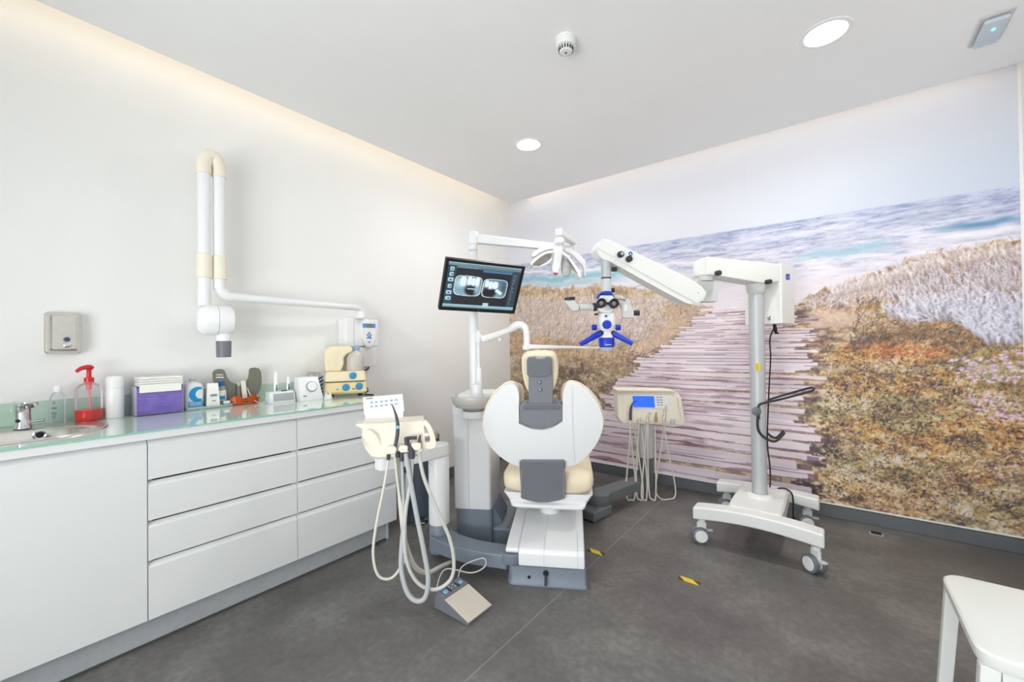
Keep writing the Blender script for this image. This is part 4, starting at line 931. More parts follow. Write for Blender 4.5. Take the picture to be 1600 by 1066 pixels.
# white base cover: vertical front, gently rising top that narrows to the back
def cov(y, z, xl, xr): return [D.w(xl, y, z), D.w(xr, y, z)]
Lx = lambda y: -0.205+0.0*y; 
prof = [(0.004, 0.0955), (0.004, 0.165), (0.016, 0.182), (0.10, 0.196), (0.55, 0.232), (0.95, 0.24), (0.99, 0.225), (0.99, 0.0955)]
sec = lambda xl: [D.w(xl, y, z) for y, z in prof]
build(G().loft([sec(-0.145), sec(0.2)]), 'base_cover', 'white', t, bevel=0.008)
pl = [(0.03, 0.148), (0.012, 0.165), (0.020, 0.178), (0.10, 0.192), (0.55, 0.228), (0.95, 0.235), (0.95, 0.20), (0.50, 0.19)]
build(G().loft([[D.w(-0.215, y, z) for y, z in pl], [D.w(-0.1455, y, z) for y, z in pl]]), 'side_cover', 'white', t, bevel=0.010, seg=3)
build(G().tube([D.w(-0.01, 0.0035, 0.097), D.w(-0.01, 0.0035, 0.164), D.w(-0.01, 0.016, 0.1835), D.w(-0.01, 0.10, 0.1978), D.w(-0.01, 0.38, 0.2195)], 0.0012, 6, sm=0), 'cover_seam', 'lightgrey', t)
build(G().tube([D.w(0.165, 0.0035, 0.097), D.w(0.165, 0.0035, 0.164), D.w(0.165, 0.016, 0.1835), D.w(0.165, 0.10, 0.1978), D.w(0.165, 0.9, 0.2405)], 0.0012, 6, sm=0), 'cover_seam', 'lightgrey', t)
build(G().lathe([(0.064, 0.215), (0.060, 0.24), (0.058, 0.36)], D.w(0, 0.45, 0), n=32), 'lift_column', 'white', t)
# seat carrier and seat
def su(x, y0, y1, z): return rounded([D.w(-x, y0, z), D.w(x, y0, z), D.w(x, y1, z), D.w(-x, y1, z)], 0.03)
build(G().loft([su(0.205, 0.20, 1.05, 0.325), su(0.212, 0.19, 1.06, 0.335), su(0.215, 0.19, 1.06, 0.350), su(0.225, 0.21, 1.08, 0.36), su(0.255, 0.20, 1.10, 0.408), su(0.25, 0.20, 1.10, 0.412)]), 'seat_carrier', 'white', t, smooth=40)
def seatring(y, x, zb, zt, n=16):
    P = []
    for k in range(28):
        a = 2*math.pi*k/28; ca, sa = math.cos(a), math.sin(a)
        P.append(D.w(x*math.copysign(abs(ca)**0.45, ca), y, (zb+zt)/2+(zt-zb)/2*math.copysign(abs(sa)**0.55, sa)))
    return P
build(G().loft([seatring(0.185, 0.215, 0.435, 0.50), seatring(0.20, 0.248, 0.415, 0.530), seatring(0.26, 0.262, 0.413, 0.545), seatring(0.60, 0.262, 0.413, 0.53), seatring(0.90, 0.25, 0.415, 0.54), seatring(1.15, 0.22, 0.425, 0.54), seatring(1.55, 0.17, 0.40, 0.49), seatring(1.66, 0.13, 0.395, 0.46), seatring(1.70, 0.06, 0.40, 0.44)]), 'seat', 'beige', t, smooth=60)
# backrest plane
TH = math.radians(16)
B0 = D.w(0, 0.060, 0.86); BU = D.z*math.cos(TH)-D.y*math.sin(TH); BN = np.cross(BU, D.x)   # BN points away from the camera
def Bk(px, py, off=0.0): return onplane(px, py, B0+BN*off, BN)
def zc(X, Y): return (690+X*0.36585, 540+Y*0.36585)
SH = [(331, 246), (326, 205), (318, 178), (300, 165), (268, 172), (232, 202), (200, 246), (181, 296), (174, 345), (184, 392), (206, 436), (240, 474), (282, 502), (332, 522), (432, 528), (528, 524), (578, 510), (626, 472), (662, 424), (685, 374), (692, 325), (684, 285), (662, 240), (626, 198), (582, 170), (548, 162), (530, 170), (523, 192), (519, 250), (516, 318), (478, 345), (430, 357), (382, 351), (334, 328)]
def smooth_poly(P, k=3):
    P = [np.array(p, float) for p in P]; n = len(P); out = []
    for i in range(n):
        a, b, c, d = P[i-1], P[i], P[(i+1) % n], P[(i+2) % n]
        for j in range(k):
            u = j/k; out.append(0.5*((2*b)+(-a+c)*u+(2*a-5*b+4*c-d)*u*u+(-a+3*b-3*c+d)*u**3))
    return out
shp = [Bk(*zc(*p)) for p in smooth_poly(SH, 3)]
# domed shell: each outline point of the rear face stays put, edges roll forward
cen = np.mean(shp, 0)
def dome(pts, push, k): return [p*(1-k)+cen*k+BN*push for p in pts]
def fill_dome(name, m, depth_edge, bulge, parent, off=0.0, grow=0.0, gf=0.0):
    """round winged shell with a head notch: a grid with a bulged rear face and a flat front"""
    tl = np.array([(174, 345), (177, 316), (186, 280), (204, 242), (232, 204), (268, 174), (296, 165), (316, 172), (326, 188), (331, 212)], float)
    tr = np.array([(517, 212), (521, 190), (530, 172), (546, 162), (582, 170), (626, 198), (662, 240), (681, 280), (689, 305), (692, 327)], float)
    bt = np.array([(174, 345), (178, 372), (188, 402), (210, 440), (242, 474), (284, 502), (334, 522), (432, 528), (528, 524), (578, 509), (626, 472), (662, 424), (682, 382), (690, 350), (692, 327)], float)
    sp_ = np.array([(174, 345), (331, 330), (382, 351), (432, 357), (478, 345), (517, 320), (692, 327)], float)
    cl = np.concatenate([174+157*np.sin(np.linspace(0, 1, 15)*math.pi/2)**2])
    cl = 174+157*(1-np.cos(np.linspace(0, math.pi, 17)))/2
    cm = np.linspace(331, 517, 13)[1:-1]; crr = 517+175*(1-np.cos(np.linspace(0, math.pi, 17)))/2
    xs = np.concatenate([cl, cm, crr]); nl = len(cl); nm = len(cm); NR = 7; NL = 7
    inv = ROOTM[parent.name]; C0 = Bk(*zc(433, 345))
    def P(x, y):
        p = Bk(*zc(x, y)); return p+(p-C0)*grow
    def h(p): d = np.linalg.norm(p-C0)/0.34; return -bulge*max(0.0, 1-d*d)
    bm = bmesh.new()
    def grid(fn):
        V = {}
        for i, x in enumerate(xs):
            ys = np.interp(x, sp_[:, 0], sp_[:, 1]); yb = np.interp(x, bt[:, 0], bt[:, 1])
            for j in range(NL+1): V[i, j] = bm.verts.new(fn(P(x, ys+(yb-ys)*j/NL)))
            if i < nl or i >= nl+nm:
                A = tl if i < nl else tr; yt = np.interp(x, A[:, 0], A[:, 1])
                for j in range(1, NR+1): V[i, -j] = bm.verts.new(fn(P(x, ys+(yt-ys)*j/NR)))
        return V
    def tr_(p): return inv[:3, :3] @ p+inv[:3, 3]
    V1 = grid(lambda p: tr_(p+BN*(off+0.012+h(p)))); V2 = grid(lambda p: tr_(p+(p-C0)*gf+BN*(off+depth_edge)))
    F1 = []
    for i in range(len(xs)-1):
        for j in range(-NR, NL):
            k = [(i, j), (i+1, j), (i+1, j+1), (i, j+1)]
            if all(q in V1 for q in k): F1.append(k)
    cnt = {}
    for k in F1:
        bm.faces.new([V1[q] for q in k]); bm.faces.new([V2[q] for q in reversed(k)])
        for a_, b_ in zip(k, k[1:]+k[:1]):
            e = tuple(sorted((a_, b_))); cnt[e] = cnt.get(e, 0)+1
    for (a_, b_), n_ in cnt.items():
        if n_ == 1: bm.faces.new((V1[a_], V1[b_], V2[b_], V2[a_]))
    bmesh.ops.remove_doubles(bm, verts=bm.verts, dist=1e-5)
    bmesh.ops.dissolve_degenerate(bm, dist=1e-5, edges=bm.edges)
    bmesh.ops.recalc_face_normals(bm, faces=bm.faces)
    me = bpy.data.meshes.new(name); bm.to_mesh(me); bm.free(); me.materials.append(MATS[m]); me.shade_smooth(); me.set_sharp_from_angle(angle=math.radians(40))
    o = bpy.data.objects.new(name, me); COL.objects.link(o); o.parent = parent; return o
fill_dome('backrest_shell', 'white', 0.045, 0.030, t)
fill_dome('backrest_cushion', 'beige', 0.075, 0.0, t, off=0.026, grow=0.026, gf=-0.14)
# shell seam
build(G().tube([Bk(*zc(556, 176), -0.012), Bk(*zc(557, 260), -0.0165), Bk(*zc(562, 400), -0.012), Bk(*zc(570, 500), -0.003)], 0.0012, 6), 'shell_seam', 'greysheet', t)
# head carrier in the notch
def Bprism(pts, off, th, k=1): return G().prism([Bk(*zc(*p), off) for p in pts], BN*th)
build(Bprism([(332, 262), (345, 248), (372, 247), (478, 247), (505, 247), (518, 262), (517, 318), (478, 344), (430, 356), (382, 350), (334, 327)], -0.014, 0.05), 'head_carrier', 'cgrey2', t, bevel=0.006, seg=3)
build(Bprism([(345, 262), (358, 249), (495, 249), (508, 262), (505, 275), (348, 275)], -0.022, 0.03), 'carrier_lip', 'cgrey', t, bevel=0.006, seg=3)
hc = smooth_poly([(340, 75), (346, 45), (378, 37), (420, 34), (458, 36), (484, 46), (496, 85), (497, 130), (488, 168), (474, 196), (450, 208), (392, 208), (366, 196), (348, 150)], 2)
build(G().prism([Bk(*zc(*p), 0.010) for p in hc], BN*0.075), 'headrest_cushion', 'beige', t, bevel=0.014, seg=3)
hb = build(Bprism([(372, 262), (370, 130), (368, 62), (374, 52), (464, 52), (470, 62), (473, 130), (476, 262)], -0.012, 0.022), 'headrest_bar', 'cgrey2', t, bevel=0.004)
build(Bprism([(364, 128), (363, 62), (370, 52), (398, 50), (402, 56), (440, 56), (444, 50), (462, 52), (469, 62), (469, 120), (444, 134), (390, 136)], -0.026, 0.018), 'tilt_housing', 'cgrey', hb, bevel=0.005, seg=3)
for p in ((418, 156), (420, 188)):
    c = Bk(*zc(*p), -0.012)
    k = build(G().lathe([(0.012, 0.0), (0.012, 0.004), (0.009, 0.006)], c, -BN, n=20), 'release_button', 'cgrey', hb)
    build(G().lathe([(0.006, 0.005), (0.004, 0.0085), (0.001, 0.009)], c, -BN, n=16), 'button_cap', 'btnblue', t)
# lower hinge plate
HP = [(331, 500), (340, 494), (518, 494), (527, 500), (528, 655), (500, 664), (455, 672), (410, 672), (370, 664), (341, 655)]
build(Bprism(HP, -0.026, 0.020), 'hinge_plate', 'cgrey', t, bevel=0.005, seg=3)
for xs in ((338, 345), (519, 526)): build(Bprism([(xs[0], 530), (xs[1], 530), (xs[1], 655), (xs[0], 652)], -0.029, 0.006), 'hinge_edge', 'cgrey2', t, bevel=0.002)
g = G(); hb0 = D.w(0, 0.20, 0.5); g.obox(D.w(0, 0.25, 0.50), D.x, D.y, D.z, 0.08, 0.05, 0.09); build(g, 'hinge_block', 'cgrey', t, bevel=0.01)

# ---- cuspidor column with pole
t = thing('cuspidor_unit', 'tall white cuspidor column with spittoon bowl and a tall white pole, left of the chair', 'dental unit', D.w(-0.5, 0.58, 0), DY)
def fp(x0, x1, y0, y1, z, r=0.03): return rounded([D.w(x0, y0, z), D.w(x1, y0, z), D.w(x1, y1, z), D.w(x0, y1, z)], r)
build(G().loft([fp(-0.60, -0.365, 0.42, 0.76, 0.0), fp(-0.605, -0.37, 0.42, 0.76, 0.217)]), 'foot_housing', 'basegrey', t)
build(G().loft([fp(-0.37, -0.10, 0.43, 0.90, 0.0), fp(-0.37, -0.10, 0.43, 0.90, 0.085), fp(-0.37, -0.11, 0.44, 0.90, 0.095)]), 'platform', 'basegrey', t)
build(G().loft([[D.w(-0.37, y, z) for y, z in ((0.46, 0.0955), (0.74, 0.0955), (0.74, 0.215), (0.47, 0.215))], [D.w(-0.32, y, z) for y, z in ((0.50, 0.0955), (0.74, 0.0955), (0.74, 0.12), (0.50, 0.12))]]), 'platform_gusset', 'basegrey', t)
build(G().loft([fp(-0.612, -0.375, 0.415, 0.765, 0.2175, 0.02), fp(-0.618, -0.372, 0.412, 0.768, 0.815, 0.02)]), 'column_cover', 'greysheet', t)
build(G().tube([D.w(-0.515, 0.4125, 0.22), D.w(-0.517, 0.410, 0.81)], 0.0012, 6, sm=0), 'cover_seam', 'lightgrey', t)
build(G().loft([fp(-0.620, -0.372, 0.410, 0.77, 0.8155, 0.02), fp(-0.622, -0.372, 0.408, 0.77, 0.86, 0.02), fp(-0.60, -0.375, 0.43, 0.76, 0.935, 0.04), fp(-0.585, -0.39, 0.445, 0.745, 0.945, 0.04)]), 'head_cover', 'white', t)
bc = D.w(-0.475, 0.42, 0)
bw = build(G().lathe([(0.03, 0.842), (0.062, 0.846), (0.085, 0.862), (0.118, 0.872), (0.136, 0.895), (0.140, 0.905), (0.145, 0.930), (0.142, 0.942), (0.128, 0.938), (0.118, 0.915), (0.05, 0.892), (0.01, 0.888)], bc, n=48, caps=False), 'spittoon_bowl', mat('bowl', (204, 201, 196), 0.18, noise=0.02), t)
build(G().lathe([(0.080, 0.805), (0.080, 0.842), (0.076, 0.846)], bc, n=36), 'bowl_support', 'white_gloss', t)
cc = Dp(745, 606, 0.44); c0 = np.array([cc[0], cc[1], 0])
build(G().lathe([(0.036, 0.935), (0.037, 0.960), (0.037, 1.004), (0.034, 1.010), (0.030, 1.006), (0.029, 0.98)], c0, n=32), 'cup_filler', 'white_gloss', t)
build(G().loft([fp(-0.505, -0.415, 0.395, 0.49, 0.905, 0.02), fp(-0.505, -0.415, 0.395, 0.49, 0.936, 0.02)]), 'filler_deck', 'white', t)
pc = D.w(-0.485, 0.60, 0)
pq = Dp(740, 500, 0.60); pc = np.array([pq[0], pq[1], 0])
build(G().cyl(pc+(0, 0, 0.94), pc+(0, 0, 1.90), 0.031, n=28), 'pole', 'white_gloss', t)
build(G().cyl(pc+(0, 0, 1.9002), pc+(0, 0, 1.915), 0.030, n=28), 'pole_ring', 'lightgrey', t)
p2 = Dp(748, 560, 0.58); p2 = np.array([p2[0], p2[1], 0])
build(G().cyl(p2+(0, 0, 0.93), p2+(0, 0, 1.36), 0.012, n=16), 'thin_pole', 'white', t)
build(G().lathe([(0.022, 0.93), (0.022, 1.06), (0.018, 1.10), (0.013, 1.11)], p2, n=20), 'thin_pole_sleeve', 'white_gloss', t)

# ---- tray arm reaching right from the thin pole
t = thing('tray_arm', 'white jointed arm with a long thin tray reaching right above the headrest', 'arm', p2+(0, 0, 1.18))
A = [Dp(754, 531, 0.575), Dp(775, 524, 0.56), Dp(797, 515, 0.54), Dp(806, 509, 0.53)]
build(G().lathe([(0.022, 1.275), (0.024, 1.28), (0.024, 1.33), (0.022, 1.335)], p2, n=20), 'clamp', 'white', t)
build(G().tube(A, [0.024, 0.021, 0.021, 0.025], 16), 'arm', 'white', t)
build(G().tube([Dp(800, 513, 0.54), Dp(808, 508, 0.53), Dp(817, 509, 0.525), Dp(822, 516, 0.52), Dp(823, 530, 0.52), Dp(823, 541, 0.52)], [0.026, 0.028, 0.024, 0.021, 0.021, 0.021], 16), 'elbow', 'white_gloss', t)
c = Dp(823, 544, 0.52); build(G().lathe([(0.026, -0.012), (0.028, -0.008), (0.028, 0.014), (0.024, 0.018)], c, n=24), 'swivel', 'white', t)
P0 = Dp(826, 541, 0.52); P1 = Dp(938, 543.5, 0.50); hz = np.array([0, 0, 0.012])
u = (P1-P0)/np.linalg.norm(P1-P0); sd = np.cross(u, (0, 0, 1))
build(G().loft([[P0+hz-sd*0.02, P0+hz+sd*0.02, P0-hz*1.4+sd*0.02, P0-hz*1.4-sd*0.02], [P1+hz*0.3-sd*0.012, P1+hz*0.3+sd*0.012, P1-hz*0.4+sd*0.012, P1-hz*0.4-sd*0.012]]), 'tray_holder', 'white', t, bevel=0.004)
c = Dp(781, 531, 0.55); build(G().lathe([(0.010, -0.010), (0.012, 0.0), (0.006, 0.012)], c, n=14), 'lock_knob', 'white', t)

# ---- monitor
mx = np.array([0.454, 0.890, -0.028]); mx /= np.linalg.norm(mx); my = np.array([0.426, -0.189, 0.885]); my -= mx*np.dot(mx, my); my /= np.linalg.norm(my); mn = np.cross(mx, my)
mc = np.array([-1.741, 1.958, 1.624])
t = thing('monitor', 'black flat monitor tilted forward showing two dental x-ray images', 'monitor', mc-np.array([0, 0, 0.2]))
def mp(x, y, z=0): return mc+mx*x+my*y+mn*z
def mslab(x0, x1, y0, y1, z0, z1): return G().loft([[mp(x0, y0, z0), mp(x1, y0, z0), mp(x1, y1, z0), mp(x0, y1, z0)], [mp(x0, y0, z1), mp(x1, y0, z1), mp(x1, y1, z1), mp(x0, y1, z1)]])
MW, MH = 0.26, 0.165
build(mslab(-MW, MW, -MH, MH, -0.035, -0.004), 'housing', 'black', t, bevel=0.006)
g = G()
for q in ((-MW, MW, MH-0.018, MH), (-MW, MW, -MH, -MH+0.022), (-MW, -MW+0.018, -MH+0.022, MH-0.018), (MW-0.018, MW, -MH+0.022, MH-0.018)):
    s = mslab(*q, -0.0038, 0.004); g.add(s.v, s.f)
build(g, 'bezel', 'black', t, smooth=0)
build(G().lathe([(0.004, 0.0042), (0.003, 0.006)], mp(0.0, -MH+0.011), mn, n=14), 'power_led', 'steel', t)
build(G().cyl(mp(0, 0, -0.034), mp(0.02, -0.03, -0.09), 0.035, 0.03, 20), 'mount', 'white', t)
bq = mp(0.02, -0.03, -0.09)
build(G().tube([bq, (bq+np.array([pc[0], pc[1], bq[2]]))/2-(0, 0, 0.01), np.array([pc[0], pc[1], bq[2]-0.01])], 0.018, 12), 'bracket_arm', 'white', t)
def screen():
    sx0, sx1, sy0, sy1 = -MW+0.018, MW-0.018, -MH+0.022, MH-0.018
    nx, ny = 240, 150; xs = np.linspace(0, 1, nx); ys = np.linspace(0, 1, ny); Xs, Ys = np.meshgrid(xs, ys)   # ys: 0 bottom, 1 top
    rg = np.random.RandomState(5)
    im = np.zeros((ny, nx, 3))+np.array((32, 40, 50.0)); Yt = 1-Ys
    def rect(x0, x1, y0, y1, c, a=1.0): mk = (Xs >= x0) & (Xs <= x1) & (Yt >= y0) & (Yt <= y1); im[mk] = im[mk]*(1-a)+np.array(c, float)*a
    rect(0, 1, 0, 0.14, (84, 108, 122)); rect(0, 1, 0.0, 0.025, (160, 200, 206)); rect(0, 1, 0.045, 0.07, (110, 140, 150))
    rect(0, 0.115, 0.07, 0.93, (40, 66, 84)); rect(0.88, 1, 0.1, 0.93, (52, 66, 76)); rect(0, 1, 0.93, 1.0, (150, 190, 196)); rect(0, 1, 0.965, 1.0, (120, 160, 168))
    rect(0.125, 0.87, 0.12, 0.93, (36, 38, 46)); rect(0.47, 0.875, 0.125, 0.165, (72, 124, 158)); rect(0.13, 0.40, 0.09, 0.102, (190, 208, 212), 0.5)
    def blob(cx, cy, rx, ry, c, soft=0.3, p=2.0):
        d = (np.abs((Xs-cx)/rx)**p+np.abs((Yt-cy)/ry)**p)**(1/p); a = np.clip((1-d)/soft, 0, 1)[..., None]; im[:] = im*(1-a)+np.array(c, float)*a
    for k, yy in enumerate((0.15, 0.265, 0.385, 0.53, 0.67, 0.80)):
        w = 0.042 if k in (2, 4, 5) else 0.030
        blob(0.060, yy, w, 0.050, (176, 206, 214), 0.25, 5); blob(0.060+0.008*(k % 2), yy+0.005, w*0.55, 0.022, (44, 66, 80), 0.6)
    def xray(cx, cy, rx, ry, kind):
        d = (np.abs((Xs-cx)/rx)**5+np.abs((Yt-cy)/ry)**5)**0.2; ins = d < 1
        sub = np.zeros_like(im)+np.array((112, 144, 162.0)); sub += (((Yt-cy)/ry)*22-((Xs-cx)/rx)*10*kind)[..., None]
        def b2(x, y, rx2, ry2, c, soft=0.35, p=2.0):
            dd = (np.abs((Xs-x)/rx2)**p+np.abs((Yt-y)/ry2)**p)**(1/p); a = np.clip((1-dd)/soft, 0, 1)[..., None]; sub[:] = sub*(1-a)+np.array(c, float)*a
        if kind == 1:
            b2(cx-0.11, cy-0.06, 0.10, 0.16, (172, 200, 212), 0.7)
            b2(cx+0.06, cy+0.09, 0.115, 0.14, (30, 30, 38), 0.35); b2(cx+0.13, cy+0.05, 0.06, 0.22, (140, 172, 186), 0.7)
            for x, y, a, b in ((cx-0.07, cy-0.10, 0.05, 0.13), (cx+0.01, cy-0.12, 0.035, 0.12), (cx+0.065, cy-0.10, 0.035, 0.11), (cx+0.12, cy-0.11, 0.035, 0.13)): b2(x, y, a, b, (218, 232, 236), 0.3, 3)
            b2(cx+0.055, cy+0.06, 0.075, 0.014, (176, 196, 204), 0.3, 6)
        else:
            b2(cx-0.07, cy+0.09, 0.12, 0.17, (30, 30, 38), 0.4); b2(cx+0.13, cy-0.03, 0.06, 0.2, (70, 92, 106), 0.8)
            for x, y, a, b in ((cx-0.12, cy-0.10, 0.032, 0.10), (cx-0.065, cy-0.07, 0.035, 0.11), (cx+0.0, cy-0.08, 0.05, 0.10)): b2(x, y, a, b, (220, 234, 238), 0.3, 3)
            xx = (Xs-cx-0.065)*math.cos(-0.5)-(Yt-cy-0.07)*0.62*math.sin(-0.5); yy = (Xs-cx-0.065)*math.sin(-0.5)+(Yt-cy-0.07)*0.62*math.cos(-0.5)
            mk = (abs(xx) < 0.052) & (abs(yy) < 0.022); sub[mk] = (214, 230, 234)
            b2(cx-0.03, cy+0.01, 0.11, 0.012, (150, 172, 182), 0.5, 4)
        im[ins] = sub[ins]; rim = (d > 0.945) & (d < 1.0); im[rim] = (208, 226, 230)
    xray(0.300, 0.50, 0.185, 0.225, 1); xray(0.672, 0.515, 0.175, 0.215, 2)
    rect(0.545, 0.625, 0.865, 0.96, (176, 204, 210))
    for k in range(26):
        yy = 0.15+k*0.029; rect(0.905, 0.915+0.05*rg.rand(), yy, yy+0.010, (150, 170, 178), 0.6)
    for k in range(14): xx = 0.02+k*0.016; rect(xx, xx+0.009, 0.03, 0.042, (170, 200, 204), 0.6)
    f = np.clip(im, 0, 255)/255; L = np.where(f <= 0.04045, f/12.92, ((f+0.055)/1.055)**2.4)
    inv = ROOTM[t.name]; co = np.array([[mp(sx0+(sx1-sx0)*a, sy0+(sy1-sy0)*b, -0.0025) for a in xs] for b in ys])+inv[:3, 3]
    me = bpy.data.meshes.new('screen'); idx = np.arange(nx*ny).reshape(ny, nx); nf = (nx-1)*(ny-1)
    me.vertices.add(nx*ny); me.vertices.foreach_set('co', co.astype(np.float32).ravel())
    q = np.stack([idx[:-1, :-1], idx[:-1, 1:], idx[1:, 1:], idx[1:, :-1]], -1).reshape(-1, 4)
    me.loops.add(nf*4); me.loops.foreach_set('vertex_index', q.ravel().astype(np.int32)); me.polygons.add(nf)
    me.polygons.foreach_set('loop_start', np.arange(0, nf*4, 4, dtype=np.int32)); me.polygons.foreach_set('loop_total', np.full(nf, 4, np.int32)); me.update(); me.validate()
    ca = me.attributes.new('print', 'FLOAT_COLOR', 'POINT'); rgba = np.ones((ny, nx, 4), np.float32); rgba[..., :3] = L; ca.data.foreach_set('color', rgba.ravel())
    m = bpy.data.materials.new('screen_light'); m.use_nodes = True; nt = m.node_tree; b = nt.nodes['Principled BSDF']; at = nt.nodes.new('ShaderNodeAttribute'); at.attribute_name = 'print'
    nt.links.new(at.outputs['Color'], b.inputs['Emission Color']); b.inputs['Emission Strength'].default_value = 1.15; b.inputs['Base Color'].default_value = (0.01, 0.01, 0.012, 1); b.inputs['Roughness'].default_value = 0.25
    me.materials.append(m); ob = bpy.data.objects.new('screen', me); COL.objects.link(ob); ob.parent = t
screen()

# ---- operating lamp on the top of the pole
t = thing('operating_lamp', 'white operating lamp with two curved reflector wings on a jointed arm', 'operating lamp', pc+(0, 0, 1.915))
build(G().lathe([(0.031, 1.9155), (0.031, 1.95), (0.036, 1.955), (0.036, 2.030), (0.032, 2.038)], pc, n=28), 'pivot_sleeve', 'white', t)
LD = 2.72
Q0 = pc+(0, 0, 1.992); Q1 = W(897, 389, 2.98)
u = Q1-Q0; L = np.linalg.norm(u); u /= L; sd = np.cross(u, (0, 0, 1)); sd /= np.linalg.norm(sd); up = np.cross(sd, u)
build(G().loft([[Q0+u*0.03+sd*a+up*b for a, b in ((-0.026, -0.03), (0.026, -0.03), (0.026, 0.03), (-0.026, 0.03))], [Q1+sd*a+up*b for a, b in ((-0.02, -0.022), (0.02, -0.022), (0.02, 0.022), (-0.02, 0.022))]]), 'main_arm', 'white', t, bevel=0.006)
build(G().lathe([(0.024, -0.03), (0.026, -0.02), (0.026, 0.030), (0.022, 0.036)], Q1, n=20), 'arm_joint', 'white', t)
Q2 = W(875, 364, LD); Qa = Q1+(0, 0, 0.045)
u = Qa-Q2; u /= np.linalg.norm(u); sd = np.cross(u, (0, 0, 1)); sd /= np.linalg.norm(sd); up = np.cross(sd, u)
build(G().loft([[Qa+u*0.03+sd*a+up*b for a, b in ((-0.024, -0.02), (0.024, -0.02), (0.024, 0.02), (-0.024, 0.02))], [Q2-u*0.03+sd*a+up*b for a, b in ((-0.026, -0.026), (0.026, -0.026), (0.026, 0.026), (-0.026, 0.026))]]), 'second_arm', 'white_gloss', t, bevel=0.008)
c = W(874, 376, LD); build(G().lathe([(0.030, -0.022), (0.036, -0.014), (0.036, 0.004), (0.024, 0.022)], c, n=24), 'swivel', 'white', t)
c = W(876, 384, LD); build(G().lathe([(0.018, -0.02), (0.018, 0.02)], c, n=16), 'neck', 'lightgrey', t)
def lp_(px, py, dd=0.0): return W(px, py, LD+dd)
def z6(X, Y): return (820+X*0.09378, 345+Y*0.09378)
def bladed(poly, d0, th, bev, name, m, par): return build(G().prism([lp_(*z6(*p), d0) for p in poly], CF*th), name, m, par, bevel=bev)
# central body
bladed([(480, 415), (640, 415), (635, 560), (600, 760), (570, 850), (540, 895), (490, 890), (455, 840), (455, 760), (480, 560)], -0.03, 0.09, 0.010, 'lamp_body', 'white_gloss', t)
bladed([(475, 862), (555, 868), (548, 892), (505, 898), (480, 885)], -0.034, 0.01, 0.002, 'handle_tip', 'red', t)
# wings: front blades with reflectors below, and rear yoke arcs
bl = build(G().prism([lp_(*z6(*p), -0.05) for p in smooth_poly([(470, 500), (380, 505), (270, 550), (160, 630), (90, 700), (110, 745), (150, 705), (270, 600), (380, 545), (470, 535)], 2)], CF*0.10), 'reflector_wing', 'white_gloss', t, bevel=0.003)
br = build(G().prism([lp_(*z6(*p), -0.05) for p in smooth_poly([(620, 500), (690, 545), (780, 640), (860, 750), (930, 850), (942, 930), (912, 948), (880, 880), (800, 745), (715, 620), (640, 560)], 2)], CF*0.10), 'reflector_wing', 'white_gloss', t, bevel=0.003)
build(G().prism([lp_(*z6(*p), -0.046) for p in ((150, 712), (270, 612), (380, 558), (450, 556), (440, 610), (340, 690), (230, 748), (150, 752))], CF*0.02), 'reflector', 'reflector', bl, bevel=0.002)
build(G().prism([lp_(*z6(*p), -0.046) for p in ((700, 630), (760, 690), (850, 800), (925, 905), (900, 905), (810, 800), (730, 700))], CF*0.02), 'reflector', 'reflector', br, bevel=0.002)
build(G().prism([lp_(*z6(*p), -0.052) for p in ((110, 752), (240, 755), (350, 700), (445, 625), (470, 640), (400, 715), (270, 770), (150, 775))], CF*0.02), 'reflector_lip', 'white', bl, bevel=0.002)
build(G().prism([lp_(*z6(*p), 0.07) for p in smooth_poly([(480, 400), (380, 415), (240, 460), (130, 530), (115, 590), (160, 600), (240, 540), (380, 480), (480, 460)], 2)], CF*0.05), 'rear_yoke', 'white', t, bevel=0.006)
build(G().prism([lp_(*z6(*p), 0.07) for p in smooth_poly([(660, 440), (790, 470), (900, 550), (990, 640), (1015, 700), (1020, 900), (990, 930), (970, 760), (900, 680), (790, 560), (680, 510)], 2)], CF*0.05), 'rear_yoke', 'white', t, bevel=0.006)
c = lp_(*z6(690, 850), 0.03); build(G().lathe([(0.020, -0.03), (0.034, -0.005), (0.030, 0.03)], c, n=20), 'handle', 'lightgrey', t)
build(G().prism([lp_(*z6(*p), 0.05) for p in ((640, 560), (740, 720), (720, 860), (640, 860), (600, 700))], CF*0.05), 'lamp_core', 'white', t, bevel=0.01)

# ---- grey swing arm, post and assistant's element
pb = W(687, 866, 2.50); pb[2] = 0
t = thing('assistant_unit', 'cream assistant instrument tray on a white post with looping hoses, left of the chair', 'instrument unit', pb)
A0 = pb; 
aq = [D.w(-0.635, 0.235, 0), D.w(-0.55, 0.17, 0), D.w(-0.40, 0.11, 0), D.w(-0.20, 0.075, 0)]
def arm_loft(path, w, z0, z1):
    P = catmull(path, 6); rings = []
    for i, p in enumerate(P):
        tt = P[min(i+1, len(P)-1)]-P[max(i-1, 0)]; tt /= np.linalg.norm(tt); s = np.cross(tt, (0, 0, 1))
        ww = w[0]+(w[1]-w[0])*i/(len(P)-1); rings.append([p-s*ww+(0, 0, z0), p+s*ww+(0, 0, z0), p+s*ww+(0, 0, z1), p-s*ww+(0, 0, z1)])
    return G().loft(rings)
build(arm_loft([pb+(pb-aq[1])*0.0, aq[1], aq[2], aq[3]], (0.075, 0.06), 0.062, 0.140), 'swing_arm', 'basegrey', t, bevel=0.008, seg=3)
jc = D.w(-0.192, 0.060, 0)
build(G().lathe([(0.058, 0.096), (0.060, 0.100), (0.060, 0.144), (0.056, 0.147)], jc, n=36), 'arm_pivot', 'basegrey', t)
build(G().lathe([(0.058, 0.03), (0.060, 0.036), (0.060, 0.195), (0.058, 0.198)], pb, n=36), 'post_foot', 'basegrey', t)
